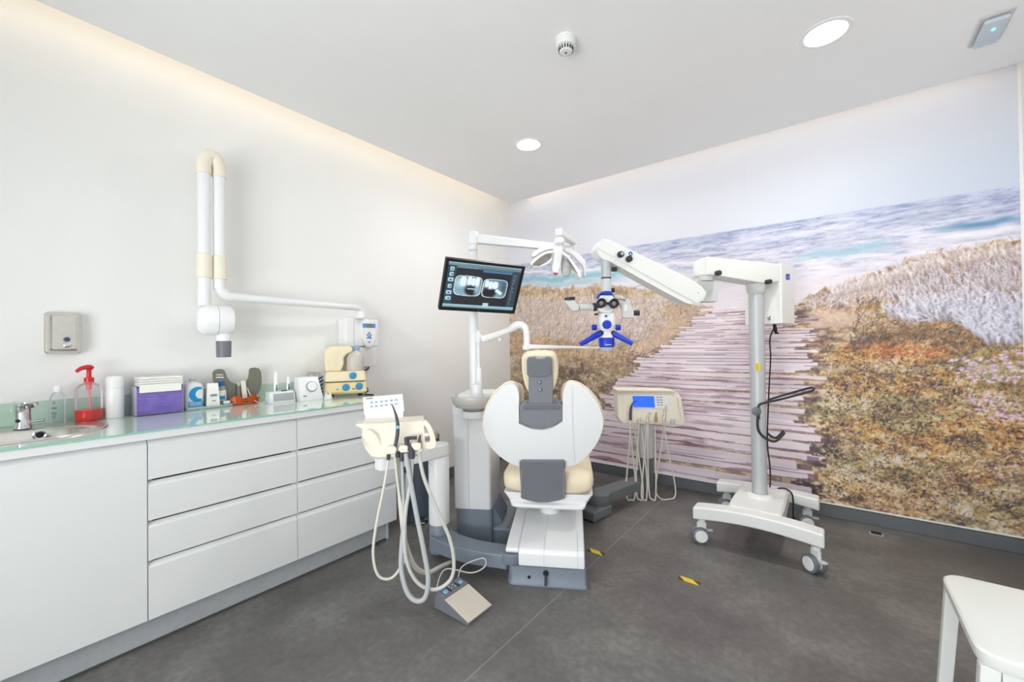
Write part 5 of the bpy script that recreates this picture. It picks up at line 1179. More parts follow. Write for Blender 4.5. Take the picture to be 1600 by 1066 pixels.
build(G().lathe([(0.0605, 0.1982), (0.062, 0.205), (0.062, 0.596), (0.060, 0.60)], pb, n=36), 'post', 'white', t)
AU = Frame(W(626, 700, 2.0)[:2], math.radians(52))
ah = W(603, 722, 2.24); ah[2] = 0
u = ah-pb; L = np.linalg.norm(u); u /= L; s = np.cross(u, (0, 0, 1))
rr = [pb+s*0.062*math.cos(a)-u*0.062*math.sin(a) for a in np.linspace(0, math.pi, 14)]
o_ = rr+[ah-s*0.05+u*0.02, ah-s*0.03+u*0.05, ah+s*0.03+u*0.05, ah+s*0.05+u*0.02]
build(G().loft([[p+(0, 0, 0.6005) for p in o_], [p+(0, 0, 0.672) for p in o_]]), 'boom', 'white', t, bevel=0.008, seg=3)
build(G().cyl(ah+(0, 0, 0.665), AU.w(-0.02, 0.05, 0.775), 0.032, 0.03, 24), 'boom_neck', 'white', t)
def au(px, py, y): return AU.at(px, py, y)
def z2(X, Y): return (545+X*0.13136, 605+Y*0.13136)
# body of the tray: cross-sections from left to right
def sect(xl, dz=0.0, dy=0.0, lift=0.0):
    P = [(0.105, 0.892), (0.10, 0.904), (0.0, 0.900), (-0.012, 0.892), (-0.040, 0.815), (-0.062, 0.775), (-0.070, 0.752), (-0.058, 0.738), (0.0, 0.738), (0.07, 0.80)]
    return [AU.w(xl, y+dy, z+dz+lift*(0.904-z)/0.166) for y, z in P]
xL = AU.loc(au(*z2(190, 640), -0.03))[0]; xRr = AU.loc(au(*z2(900, 600), -0.03))[0]
body = build(G().loft([sect(xL-0.012, 0.002, 0.012, 0.10), sect(xL+0.004, 0.0, 0.004, 0.05), sect(xL+0.03, 0.0, 0.0, 0.012), sect(xL+0.06, 0.0), sect(xRr-0.04, 0.0), sect(xRr-0.01, 0.0, 0.0, 0.02), sect(xRr, 0.002, 0.008, 0.05)]), 'tray_body', 'cream', t, bevel=0.008, seg=3)
# shelf lip reaching out to the left
build(G().loft([[AU.w(xL-0.045, y, z) for y, z in ((0.02, 0.884), (0.085, 0.888), (0.085, 0.898), (0.02, 0.894))], [AU.w(xL+0.02, y, z) for y, z in ((-0.012, 0.855), (0.104, 0.868), (0.104, 0.903), (-0.012, 0.897))]]), 'shelf_lip', 'cream', t, bevel=0.006)
# side cheek on the left, with the first hanger
build(G().prism([au(*z2(*p), -0.05) for p in ((150, 560), (240, 500), (330, 560), (400, 700), (412, 740), (395, 830), (290, 832), (230, 800), (190, 700))], AU.y*0.05), 'left_cheek', 'cream', t, bevel=0.010, seg=3)
for k, P in enumerate((((425, 765), (465, 715), (545, 705), (572, 735), (560, 800), (455, 806)), ((585, 740), (610, 700), (690, 695), (708, 715), (700, 780), (615, 785)), ((735, 690), (765, 660), (850, 665), (866, 690), (855, 755), (780, 758)))):
    hgr = build(G().prism([au(*z2(*p), -0.095) for p in P], AU.y*0.06), 'hanger', 'cream', t, bevel=0.006, seg=3)
# right-hand grip with an oval opening
gp = [(870, 690), (880, 560), (878, 450), (900, 412), (935, 415), (985, 480), (1020, 570), (1040, 660), (1030, 715), (990, 738), (910, 735)]
ip = [(905, 655), (905, 560), (893, 470), (905, 462), (940, 520), (965, 600), (970, 648), (940, 660)]
bm = bmesh.new(); inv = ROOTM[t.name]
def ring_face(off):
    def lp3(P):
        vs = [bm.verts.new(inv[:3, :3] @ (au(*z2(*p), -0.07)+AU.y*off)+inv[:3, 3]) for p in smooth_poly(P, 2)]
        return vs, [bm.edges.new((vs[i], vs[(i+1) % len(vs)])) for i in range(len(vs))]
    a, ea = lp3(gp); b, eb = lp3(ip); bmesh.ops.triangle_fill(bm, edges=ea+eb, use_beauty=True); return a, b
Fa, Fb = ring_face(0.0), ring_face(0.045)
for k in (0, 1):
    A_, B_ = Fa[k], Fb[k]
    for i in range(len(A_)): bm.faces.new((A_[i], A_[(i+1) % len(A_)], B_[(i+1) % len(A_)], B_[i]))
bmesh.ops.recalc_face_normals(bm, faces=bm.faces); me = bpy.data.meshes.new('grip'); bm.to_mesh(me); bm.free(); me.materials.append(MATS['cream'])
o = bpy.data.objects.new('grip', me); COL.objects.link(o); o.parent = t; md = o.modifiers.new('bevel', 'BEVEL'); md.width = 0.006; md.segments = 3; md.limit_method = 'ANGLE'; md.angle_limit = math.radians(50)
# key panel behind
pp = [au(*z2(*p), 0.09) for p in ((165, 125), (640, 83), (663, 285), (648, 292), (650, 380), (198, 405), (196, 332), (182, 330))]
kp = build(G().prism(pp, AU.y*0.016), 'key_panel', 'white_gloss', t, bevel=0.003)
for r, (ya, yb) in enumerate(((185, 152), (232, 200))):
    for cgrp in range(3):
        for j in range(2):
            X = 270+cgrp*118+j*56; Y = ya+(yb-ya)*(X-270)/300
            build(G().prism([au(*z2(X+a, Y+b), 0.0895) for a, b in ((-20, -11), (22, -15), (22, 11), (-20, 15))], -AU.y*0.0012), 'key', 'palebtn', kp, smooth=0)
            build(G().prism([au(*z2(X+a, Y+b), 0.0882) for a, b in ((-9, -6), (10, -8), (10, 5), (-9, 7))], -AU.y*0.0005), 'key_icon', 'icon', kp, smooth=0)
build(G().prism([au(*z2(X, Y), 0.0895) for X, Y in ((205, 132), (285, 126), (285, 138), (205, 144))], -AU.y*0.0006), 'print_line', 'ink', kp, smooth=0)
# instruments
def inst(name, lab, pts, rad, m, dy=-0.075):
    P = [au(*z2(*p), dy) for p in pts]
    o = thing(name, lab, 'dental instrument', P[-1], 0, 'instruments on the cream assistant tray'); build(G().tube(P, rad, 14), 'handle', m, o); return o
o = inst('air_syringe', 'dark curved air-water syringe with a pale blue button on the cream tray', [(515, 212), (540, 270), (565, 350), (582, 450), (578, 560), (555, 690), (545, 720)], [0.0025, 0.004, 0.0065, 0.0085, 0.009, 0.0085, 0.008], 'darkinst')
c = au(*z2(582, 478), -0.086); build(G().lathe([(0.0085, 0.0), (0.0085, 0.002), (0.006, 0.004)], c, -AU.y, n=18), 'button', 'btnblue', o)
o = inst('suction_handpiece', 'dark grey suction handpiece with a sideways nozzle on the cream tray', [(690, 600), (690, 650), (700, 690), (745, 740), (752, 850)], [0.013, 0.012, 0.011, 0.013, 0.013], 'darkinst', -0.08)
build(G().tube([au(*z2(680, 615), -0.085), au(*z2(740, 605), -0.085), au(*z2(812, 603), -0.085)], [0.010, 0.008, 0.0085], 14), 'nozzle', 'darkinst', o)
o = inst('saliva_ejector', 'small dark saliva ejector stub between the last two hangers', [(850, 570), (842, 610), (835, 665)], [0.004, 0.006, 0.008], 'darkinst', -0.08)
for X, Y0, Y1, r in ((470, 800, 865, 0.0085), (580, 770, 835, 0.011), (630, 780, 880, 0.011)):
    build(G().cyl(au(*z2(X, Y0), -0.07), au(*z2(X, Y1), -0.07), r, r*0.9, 16), 'hose_sleeve', 'darkinst', t)
# hoses (pixel path, local plane y)
def hose(pts, r, m, d=-0.07, par=None, nm='hose'):
    P = []
    for i, p in enumerate(pts):
        P.append(AU.at(p[0], p[1], p[2] if len(p) > 2 else d))
    for p in P: p[2] = max(p[2], r+0.002)
    return build(G().tube(P, r, 12, 10), nm, m, par or t)
hose([(607, 717), (600, 760), (588, 820), (583, 865), (590, 898), (607, 905, -0.06), (622, 893, -0.05), (632, 865, -0.05), (631, 820, -0.05), (622, 760, -0.05), (617, 712, -0.06)], 0.0062, 'hose3')
hose([(634, 708), (640, 745), (650, 800), (662, 860), (669, 905, -0.08), (664, 934, -0.08), (650, 939, -0.075), (636, 925, -0.07), (627, 890, -0.06), (628, 850, -0.05), (633, 800, -0.04), (636, 740, -0.03)], 0.0112, 'hose2', -0.075)
hose([(654, 704), (662, 745), (682, 795), (702, 840), (709, 875), (706, 902), (690, 918), (672, 921), (652, 910), (638, 885), (632, 850), (634, 800), (642, 750), (644, 715)], 0.0088, 'hose', -0.06)
hose([(621, 713), (624, 760), (628, 810), (634, 850), (648, 885, 0.02), (668, 895, 0.10), (690, 885, 0.22), (706, 878, 0.30)], 0.0115, 'hose3', -0.03, nm='main_hose')
hose([(628, 716), (630, 770), (633, 830), (634, 870), (627, 885)], 0.008, 'hose2', -0.05)

# ---- foot control
t = thing('foot_control', 'grey wedge foot control with a beige metal pedal plate on the floor', 'foot control', (-1.425, 1.43, 0))
x0, x1, y0, y1 = -1.537, -1.313, 1.354, 1.510
pr = [(x0, 0.0), (x1, 0.0), (x1, 0.014), (x0+0.075, 0.062), (x0+0.070, 0.076), (x0+0.012, 0.082), (x0, 0.070)]
build(G().loft([[(x, y0, z) for x, z in pr], [(x, y1, z) for x, z in pr]]), 'housing', 'cgrey', t, bevel=0.003)
n = np.array([0.048, 0, 0.149]); n /= np.linalg.norm(n)
a, b = np.array([x0+0.075, 0, 0.0635]), np.array([x1, 0, 0.0155])
build(G().loft([[(a[0], y0-0.002, a[2]), (b[0]+0.004, y0-0.002, b[2]), (b[0]+0.004, y1+0.002, b[2]), (a[0], y1+0.002, a[2])], [(a[0]+n[0]*0.005, y0-0.002, a[2]+0.005), (b[0]+0.005, y0-0.002, b[2]+0.005), (b[0]+0.005, y1+0.002, b[2]+0.005), (a[0]+n[0]*0.005, y1+0.002, a[2]+0.005)]]), 'pedal_plate', 'platebeige', t, bevel=0.001)
for yy, lab in ((y0+0.028, 'a'), (y1-0.028, 'b')): build(G().lathe([(0.012, 0.0), (0.012, 0.004), (0.010, 0.006), (0.001, 0.0062)], (x0+0.050, yy, 0.0785), (0.10, 0, 1), n=22), 'round_button', 'btnblue', t)
for k in range(4):
    q = math.pi/4+k*math.pi/2; c = np.array([x0+0.042+0.013*math.cos(q), (y0+y1)/2+0.016*math.sin(q), 0.0800])
    build(G().prism([c+(0.005*math.cos(q+w), 0.006*math.sin(q+w), 0) for w in (0, 2.2, -2.2)], (0, 0, 0.0015)), 'arrow_key', 'palebtn', t, smooth=0)
for yy in (y0+0.052, y1-0.052): build(G().box(x0+0.008, x0+0.068, yy-0.001, yy+0.001, 0.0745, 0.0824), 'panel_seam', 'black', t, smooth=0)
build(G().tube([(x0, y0+0.03, 0.03), (x0-0.03, y0+0.04, 0.05), (x0-0.03, y0+0.10, 0.13), (x0+0.06, y1+0.04, 0.10), (x0+0.10, y1+0.10, 0.12), (x0+0.05, y1+0.14, 0.13), (x0-0.02, y1+0.06, 0.10), (x0-0.01, y1+0.01, 0.05)], 0.0032, 8), 'cable', 'hose', t)

# ---- pedal bin behind
bc = W(657, 805, 3.08); bc[2] = 0
t = thing('pedal_bin', 'dark grey pedal bin with a brushed steel domed lid behind the tray', 'bin', bc)
build(G().lathe([(0.138, 0.0), (0.142, 0.006), (0.142, 0.025), (0.138, 0.028), (0.138, 0.545), (0.143, 0.550), (0.143, 0.575), (0.138, 0.58)], bc, n=48), 'body', 'bin', t)
build(G().lathe([(0.146, 0.5805), (0.147, 0.592), (0.140, 0.612), (0.110, 0.635), (0.06, 0.648), (0.001, 0.652)], bc, n=48), 'lid', 'steel', t)
pd = np.array([0.75, -0.66, 0]); pq = np.cross(pd, (0, 0, 1))
build(G().obox(bc+pd*0.155+(0, 0, 0.016), pq, pd, (0, 0, 1), 0.035, 0.022, 0.005), 'pedal', 'steel', t, bevel=0.003)
build(G().obox(bc+pd*0.1435+(0, 0, 0.030), pq, pd, (0, 0, 1), 0.030, 0.003, 0.018), 'pedal_opening', 'black', t, smooth=0)

# ---- doctor's delivery unit on the right
ec = D.w(0.33, 1.0, 0); dp_ = W(1010, 765, 3.46); dp_[2] = 0
t = thing('delivery_unit', 'cream instrument console with a blue screen on a post, right of the chair', 'instrument unit', dp_)
build(arm_loft([D.w(0.21, 0.86, 0), D.w(0.27, 0.93, 0), D.w(0.36, 1.03, 0)], (0.10, 0.09), 0.004, 0.075), 'base_bar', 'armgrey', t, bevel=0.012, seg=3)
build(G().lathe([(0.085, 0.0755), (0.088, 0.080), (0.088, 0.152), (0.084, 0.157)], ec, n=36), 'elbow_joint', 'armgrey', t)
build(arm_loft([ec+(dp_-ec)*0.1, ec+(dp_-ec)*0.5-CR*0.02, dp_], (0.065, 0.06), 0.078, 0.155), 'swing_arm', 'armgrey', t, bevel=0.010, seg=3)
build(G().lathe([(0.060, 0.07), (0.062, 0.075), (0.062, 0.31), (0.060, 0.315)], dp_, n=36), 'post_foot', 'armgrey', t)
build(G().lathe([(0.060, 0.3155), (0.062, 0.32), (0.062, 0.66)], dp_, n=36), 'post', 'greysheet', t)
DU = Frame(W(1018, 700, 3.36)[:2], CYAW)
def z5(X, Y): return (955+X*0.0938, 595+Y*0.0938)
def du(X, Y, y=0.0, lean=0.12):      # the console leans back a little
    p = DU.at(*z5(X, Y), y); yy = y+lean*(p[2]-0.75); return DU.at(*z5(X, Y), yy)
ol = rounded([np.array(p, float) for p in ((80, 150), (120, 130), (980, 140), (1160, 235), (1240, 690), (1190, 742), (200, 712), (120, 640), (105, 225))], [15, 20, 60, 60, 60, 40, 60, 60, 20], 4)
build(G().prism([du(*p) for p in ol], DU.y*0.13), 'console', 'cream', t, bevel=0.012, seg=3)
build(G().prism([du(*p, -0.004) for p in ((195, 225), (1000, 235), (1090, 280), (1150, 660), (1130, 690), (220, 670), (205, 640))], DU.y*0.006), 'front_panel', 'cream', t, bevel=0.002)
build(G().prism([du(*p, -0.030) for p in ((75, 150), (120, 128), (985, 138), (1090, 195), (985, 190), (120, 185))], DU.y*0.05), 'top_lip', 'cream', t, bevel=0.008, seg=3)
build(G().prism([du(*p, -0.008) for p in ((350, 240), (735, 245), (960, 250), (960, 470), (740, 460), (360, 458))], DU.y*0.005), 'control_fascia', 'whiteprint', t, bevel=0.001)
sc = build(G().prism([du(*p, -0.010) for p in ((355, 256), (714, 258), (730, 448), (372, 440))], DU.y*0.0015), 'screen', 'screen_blue', t, smooth=0)
build(G().prism([du(*p, -0.0112) for p in ((490, 310), (535, 310), (535, 330), (490, 330))], DU.y*0.0006), 'screen_text', 'icon', sc, smooth=0)
for r in range(4):
    for c_ in range(2):
        X, Y = 775+c_*56+r*3, 278+r*42; build(G().prism([du(X+a, Y+b, -0.010) for a, b in ((-20, -9), (20, -9), (20, 9), (-20, 9))], DU.y*0.002), 'key', mat('keyg', (150, 168, 182), 0.4) if 'keyg' not in MATS else MATS['keyg'], t, smooth=0)
build(G().prism([du(*p, -0.006) for p in ((1100, 285), (1112, 290), (1160, 620), (1145, 640))], DU.y*0.004), 'grip_slot', 'beige', t, smooth=0)
HX = ((325, 640, 'dk'), (470, 640, 'steel'), (605, 635, 'steel'), (742, 630, 'brass'), (880, 640, 'steelL'), (1020, 650, 'none'))
for k, (X, Y, kind) in enumerate(HX):
    build(G().lathe([(0.015, -0.02), (0.017, -0.012), (0.015, 0.02)], du(X, Y+30, -0.012), (0, 0, 1), n=18), 'holder_cup', 'cream' if kind != 'none' else 'lightgrey', t)
labs = {0: 'dark curved syringe at the left end of the blue-screen console', 1: 'short steel handpiece tip, second holder of the blue-screen console', 2: 'steel contra-angle handpiece in the middle of the blue-screen console', 3: 'brass-coloured handpiece tip on the blue-screen console', 4: 'long tapered steel handpiece at the right of the blue-screen console'}
IP = {0: ([(430, 348), (385, 355), (350, 395), (332, 450), (322, 560), (322, 660)], [0.003, 0.0045, 0.007, 0.010, 0.012, 0.011], 'darkinst'), 1: ([(490, 610), (478, 640), (470, 680)], [0.003, 0.008, 0.008], 'steel'),
      2: ([(665, 545), (630, 545), (612, 590), (605, 680)], [0.006, 0.007, 0.009, 0.008], 'steel'), 3: ([(750, 520), (745, 560), (742, 640), (742, 690)], [0.003, 0.007, 0.011, 0.008], 'brass'), 4: ([(915, 400), (900, 470), (882, 610), (878, 690)], [0.003, 0.008, 0.012, 0.008], 'steel')}
for k in range(5):
    P, R_, m_ = IP[k]; Q = [du(a, b, -0.034) for a, b in P]
    o = thing('handpiece', labs[k], 'dental instrument', Q[-1], 0, 'instruments on the blue-screen console'); build(G().tube(Q, R_, 14), 'handle', m_, o)
def dhose(pts, r=0.0065, m='hose3'):
    P = [DU.at(p[0], p[1], p[2] if len(p) > 2 else -0.03) for p in pts]
    for p in P: p[2] = max(p[2], r+0.004)
    build(G().tube(P, r, 10, 10), 'hose', m, t)
dhose([(985, 662), (984, 690), (980, 735), (978, 765), (981, 783), (986, 787), (991, 780), (993, 755), (989, 715), (984, 665, 0.02)])
dhose([(998.5, 662), (996, 700), (994, 745), (995, 775), (999, 786), (1004, 780), (1004, 755), (998, 715), (991, 665, 0.02)])
dhose([(1011.5, 662), (1008, 700), (1004, 745), (1002, 775), (1006, 787), (1010, 780), (1011, 750), (1006, 700), (1002, 665, 0.02)])
dhose([(1013, 664), (1012, 700), (1013, 745), (1015, 775), (1019, 786), (1024, 780), (1025, 750), (1024, 715), (1023, 665, 0.02)])
dhose([(1037.5, 662), (1041, 690), (1048, 725), (1055, 760), (1054, 777), (1044, 787), (1033, 780), (1025, 768), (1027, 740), (1033, 700), (1037, 665, 0.02)], 0.0052)

# ================================================================== SURGICAL MICROSCOPE ON ITS ROLLING STAND
cb = np.array([-0.392, 3.135, 0.0])
t = thing('microscope', 'white surgical microscope with blue handles on a rolling floor stand', 'microscope', cb)
# base: two arched cross bars and a central body
def barprof(x0, x1, zt0, zt1, zb0, n=14):
    P = []; xs_ = np.linspace(x0, x1, n)
    arch = lambda x: math.sin(math.pi*(x-x0)/(x1-x0))
    top = [(x, zt0+(zt1-zt0)*arch(x)**0.8) for x in xs_]; bot = [(x, zb0+0.028*arch(x)) for x in xs_[::-1]]
    return top+bot
fb = barprof(-0.715, -0.05, 0.225, 0.252, 0.150)
build(G().loft([[(x, 2.765, z) for x, z in fb], [(x, 2.875, z) for x, z in fb]]), 'front_bar', 'offwhite', t, bevel=0.010, seg=3)
rb_ = barprof(-0.70, -0.085, 0.225, 0.240, 0.150)
build(G().loft([[(x, 3.37, z) for x, z in rb_], [(x, 3.475, z) for x, z in rb_]]), 'rear_bar', 'offwhite', t, bevel=0.010, seg=3)
def cr(z, g=0.0, gy=0.0): return rounded([(-0.53-g, 2.86, z), (-0.25+g, 2.86, z), (-0.245+g, 3.0, z), (-0.25+g, 3.40, z), (-0.53-g, 3.40, z), (-0.535-g, 3.0, z)], 0.02)
build(G().loft([cr(0.16), cr(0.245), cr(0.256, -0.012)]), 'base_body', 'offwhite', t, smooth=40)
build(G().lathe([(0.080, 0.250), (0.076, 0.268), (0.056, 0.276), (0.047, 0.277)], cb, n=36, caps=False), 'column_collar', 'offwhite', t)
def caster(cx, cy, ang, brake):
    fr = Frame((cx, cy), ang); r = 0.049
    hs = build(G().lathe([(0.022, 0.128), (0.022, 0.149)], (cx, cy, 0), n=20), 'caster', 'offwhite', t)
    g = G(); fr.box(g, -0.010, 0.010, -0.025, 0.030, 0.055, 0.128); build(g, 'fork', 'offwhite', hs, bevel=0.005)
    for s in (-1, 1):
        c = fr.w(s*0.026, 0.012, r+0.001)
        build(G().lathe([(r-0.006, -0.014), (r, -0.010), (r, 0.010), (r-0.006, 0.014)], c, fr.x, n=36), 'tyre', 'cgrey', hs)
        for q in (-1, 1): build(G().lathe([(r-0.012, 0.0141), (r-0.014, 0.017), (0.001, 0.0175)], c, fr.x*q, n=30), 'wheel_disc', 'offwhite', hs)
    build(G().cyl(fr.w(-0.026, 0.012, r), fr.w(0.026, 0.012, r), 0.008, n=12), 'axle', 'steel_dk', hs)
    if brake: g = G(); fr.box(g, -0.014, 0.014, -0.062, -0.018, 0.075, 0.084); build(g, 'brake_pedal', 'lightgrey', hs, bevel=0.003)
caster(-0.672, 2.815, CYAW+math.radians(78), True)
caster(-0.088, 2.80, CYAW+math.radians(8), True)
caster(-0.150, 3.425, CYAW+math.radians(70), True)
caster(-0.640, 3.43, CYAW+math.radians(75), False)
build(G().cyl(cb+(0, 0, 0.262), cb+(0, 0, 1.60), 0.0445, n=36), 'column', 'silver', t)
build(G().lathe([(0.046, 1.575), (0.056, 1.59), (0.060, 1.64)], cb, n=36), 'column_head', 'lightgrey', t)
q = onplane(1176, 577, cb-CF*0.0448, CF); build(G().obox(cb-CF*0.0435-CR*0.022+(0, 0, 1.10), CR, CF, (0, 0, 1), 0.008, 0.012, 0.022), 'warning_label', 'yellow', t, smooth=0)
# carrier arm
def cam_pt(lat, d, z): return np.array([CR[0]*lat+CF[0]*d, CR[1]*lat+CF[1]*d, z])
e1 = W(1105, 401, 2.49); e2 = W(1220, 411, 2.72); au_ = e2-e1; au_[2] = 0; al = np.linalg.norm(au_); au_ /= al; ab = np.array([-au_[1], au_[0], 0])
if ab@CF < 0: ab = -ab
z1 = 1.778
E1 = np.array([e1[0], e1[1], 0])
pr = [(0.0, z1), (0.50, z1-0.004), (0.62, z1-0.010), (0.62, 1.655), (0.50, 1.635), (0.42, 1.640), (0.05, 1.668), (0.0, 1.668)]
build(G().loft([[E1+au_*a+(0, 0, z) for a, z in pr], [E1+au_*a+ab*0.115+(0, 0, z-0.012*(z > 1.7)) for a, z in pr]]), 'carrier_arm', 'offwhite', t, bevel=0.007, seg=3)
build(G().loft([[E1-au_*0.004+ab*0.012+(0, 0, 1.675), E1-au_*0.004+ab*0.103+(0, 0, 1.675), E1-au_*0.004+ab*0.103+(0, 0, 1.758), E1-au_*0.004+ab*0.012+(0, 0, 1.77)], [E1+au_*0.02+ab*p+(0, 0, z) for p, z in ((0.005, 1.672), (0.11, 1.672), (0.11, 1.762), (0.005, 1.775))]]), 'arm_end_cap', 'offwhite', t, bevel=0.004)
def knob(px, py, p0, nrm, r, ln, nm='clamp_knob', m='rubber'):
    c = onplane(px, py, p0, nrm); k = build(G().lathe([(r*0.9, 0.0), (r, 0.004), (r, ln-0.004), (r*0.85, ln)], c, -np.array(nrm), n=22), nm, m, t)
    return k
n1 = ab
knob(1119, 427.5, E1-ab*0.001, ab, 0.016, 0.030); knob(1197, 441, E1-ab*0.001, ab, 0.015, 0.034)
# lamp and supply housing behind the column
bx = np.array([W(1220, 411, 2.72)[0], W(1220, 411, 2.72)[1], 0]); ur = CR*0.84+CF*0.54; ur /= np.linalg.norm(ur); ul = -CR*0.54+CF*0.84; ul /= np.linalg.norm(ul)
o4 = rounded([bx, bx+ur*0.186, bx+ur*0.186+ul*0.24, bx+ul*0.24], 0.012)
hb_ = build(G().loft([[p+(0, 0, 1.380) for p in o4], [p+(0, 0, 1.776) for p in o4]]), 'supply_housing', 'offwhite', t, bevel=0.005)
P = [onplane(a, b, bx-ul*0.0005, ul) for a, b in ((1228, 428), (1233.8, 428.3), (1233.6, 437.6), (1231, 436.6), (1228, 437.4))]
build(G().prism(P, -ul*0.001), 'logo_plate', 'logo_blue', hb_, smooth=0)
txt = bpy.data.curves.new('logo_text', 'FONT'); txt.body = 'ZEISS'; txt.size = 0.0085; txt.align_x = 'CENTER'; txt.align_y = 'CENTER'; txt.extrude = 0.0002
txo = bpy.data.objects.new('logo_text', txt); COL.objects.link(txo)
def place_text(txo, c, xax, nrm, root, parent, m):
    xax = np.array(xax)/np.linalg.norm(xax); nrm = np.array(nrm)/np.linalg.norm(nrm); yax = np.cross(nrm, xax)
    Mw = Matrix([[xax[0], yax[0], nrm[0], c[0]], [xax[1], yax[1], nrm[1], c[1]], [xax[2], yax[2], nrm[2], c[2]], [0, 0, 0, 1]])
    inv = Matrix(ROOTM[root.name].tolist())
    dg = bpy.context.evaluated_depsgraph_get(); me = bpy.data.meshes.new_from_object(txo.evaluated_get(dg)); me.transform(inv @ Mw)
    nm = txo.name; bpy.data.objects.remove(txo, do_unlink=True)
    o = bpy.data.objects.new('logo_text', me); me.materials.clear(); me.materials.append(MATS[m]); COL.objects.link(o); o.parent = parent; return o
place_text(txo, np.mean(P[:3], 0)*0.5+np.mean(P[2:], 0)*0.5-ul*0.0016+(0, 0, 0.004), ur, -ul, t, hb_, 'whiteprint')
c = onplane(1202.6, 496.5, bx, ur); 
build(G().lathe([(0.014, 0.0), (0.014, 0.006), (0.010, 0.008)], c, -ur, n=20), 'housing_screw', 'steel', hb_)
c0 = bx+ur*0.03+ul*0.06+(0, 0, 1.379)
build(G().tube([c0, c0-(0, 0, 0.03)+ur*0.01, c0-(0, 0, 0.055)+ur*0.02, c0-(0, 0, 0.06)+ur*0.05], [0.010, 0.012, 0.009, 0.006], 10), 'cable_gland', 'black', t)
def onc(px, py, dd=0.10): return onplane(px, py, cb+CF*dd, CF)
build(G().tube([c0-(0, 0, 0.02), onc(1203, 530), onc(1204, 560), onc(1201, 620), onc(1199, 690), onc(1203, 730), onc(1203, 760, 0.16), onc(1197, 775, 0.20)], 0.0045, 8), 'power_cable', 'black', t)
lp0 = np.array([-0.25, 3.36, 0.0])
build(G().tube([np.array(onc(1197, 775, 0.20)), (-0.30, 3.36, 0.262), (-0.235, 3.365, 0.24), (-0.225, 3.33, 0.14), (-0.23, 3.28, 0.05), (-0.28, 3.2, 0.008), (-0.32, 3.28, 0.008), (-0.24, 3.34, 0.03), (-0.215, 3.30, 0.10)], 0.005, 8), 'power_cable', 'black', t)
# cable hook on the column
hk = []
def hp(px, py, dd=-0.05): return onplane(px, py, cb+CF*dd, CF)
c = hp(1181.5, 643, -0.046); build(G().lathe([(0.028, 0.0), (0.028, 0.010), (0.022, 0.014), (0.001, 0.015)], c+CF*0.002, -CF, n=26), 'hook_clamp', 'cgrey', t)
build(G().tube([hp(1186, 655), hp(1185, 645), hp(1185, 636), hp(1190, 631), hp(1220, 624), hp(1262, 613), hp(1271, 609), hp(1270, 606, -0.02), hp(1262, 607, 0.0), hp(1230, 616, 0.0), hp(1200, 625, 0.0)], 0.0072, 10), 'hook_bar', 'rubber', t)
build(G().tube([hp(1184, 645), hp(1184, 668), hp(1190, 680), hp(1204, 689), hp(1213, 689), hp(1221, 682), hp(1226, 676)], 0.0078, 10), 'hook_bar', 'rubber', t)
build(G().tube([hp(1196, 674, 0.0), hp(1205, 682, 0.0), hp(1213, 684, 0.0), hp(1219, 679, 0.0), hp(1224, 673, 0.0)], 0.0072, 10), 'hook_bar', 'rubber', t)
# pivot block between carrier and spring arm
pv = E1+au_*0.045+ab*0.055
build(G().lathe([(0.042, 1.640), (0.044, 1.645), (0.044, 1.6675)], pv, n=32), 'pivot_ring', 'lightgrey', t)
build(G().loft([rounded([pv-CR*0.055-CF*0.02+(0, 0, z), pv+CR*0.062-CF*0.02+(0, 0, z), pv+CR*0.062+CF*0.05+(0, 0, z), pv-CR*0.055+CF*0.05+(0, 0, z)], 0.015) for z in (1.510, 1.6395)]), 'pivot_block', 'lightgrey', t, bevel=0.006)
# spring arm: vertical plane from the head to the pivot
s0 = W(945, 392, 2.33); s1 = W(1098, 462, 2.44); sv = s1-s0; sv[2] = 0; sv /= np.linalg.norm(sv); sn = np.array([-sv[1], sv[0], 0])
if sn@CF < 0: sn = -sn
def sa(X, Y, off=0.0): return onplane(920+X*0.13125, 360+Y*0.13125, s0+sn*off, sn)
OUT = [(92, 215), (120, 165), (165, 115), (220, 103), (262, 120), (800, 380), (1250, 598), (1385, 720), (1394, 770), (1370, 820), (1310, 866), (1240, 872), (1150, 862), (700, 620), (255, 372), (190, 352), (140, 318), (105, 270)]
build(G().prism([sa(*p) for p in smooth_poly(OUT, 2)], sn*0.085), 'spring_arm', 'offwhite', t, bevel=0.010, seg=3)
FACE = [(110, 210), (165, 122), (220, 110), (800, 388), (1245, 606), (1380, 722), (1388, 770), (1305, 855), (1250, 846), (800, 600), (250, 290), (150, 235)]
build(G().prism([sa(*p, -0.004) for p in smooth_poly(FACE, 2)], sn*0.006), 'arm_cover', 'offwhite', t, bevel=0.003)
build(G().tube([sa(82, 222, 0.03), sa(95, 275, 0.03), sa(130, 325, 0.03), sa(180, 350, 0.03), sa(235, 358, 0.03)], 0.005, 8), 'arm_trim', 'steel_dk', t)
for X, Y in ((370, 292), (470, 345)): 
    c = sa(X, Y, -0.004); build(G().lathe([(0.017, 0.0), (0.018, 0.004), (0.017, 0.020), (0.012, 0.024), (0.001, 0.0245)], c, -sn, n=24), 'tension_knob', 'rubber', t)
c = sa(374, 288, -0.004); build(G().lathe([(0.009, 0.0242), (0.007, 0.026)], c, -sn, n=18), 'knob_insert', 'silver', t)
c = sa(497, 278, -0.004); build(G().lathe([(0.012, 0.0), (0.012, 0.0012)], c, -sn, n=24), 'round_sign', 'logo_blue', t); build(G().prism([c-sn*0.0016+sv*a+np.array([0, 0, b]) for a, b in ((-0.006, -0.006), (0.006, -0.006), (0.003, 0.0), (0.0, 0.007), (-0.004, 0.001))], -sn*0.0006), 'sign_symbol', 'whiteprint', t, smooth=0)
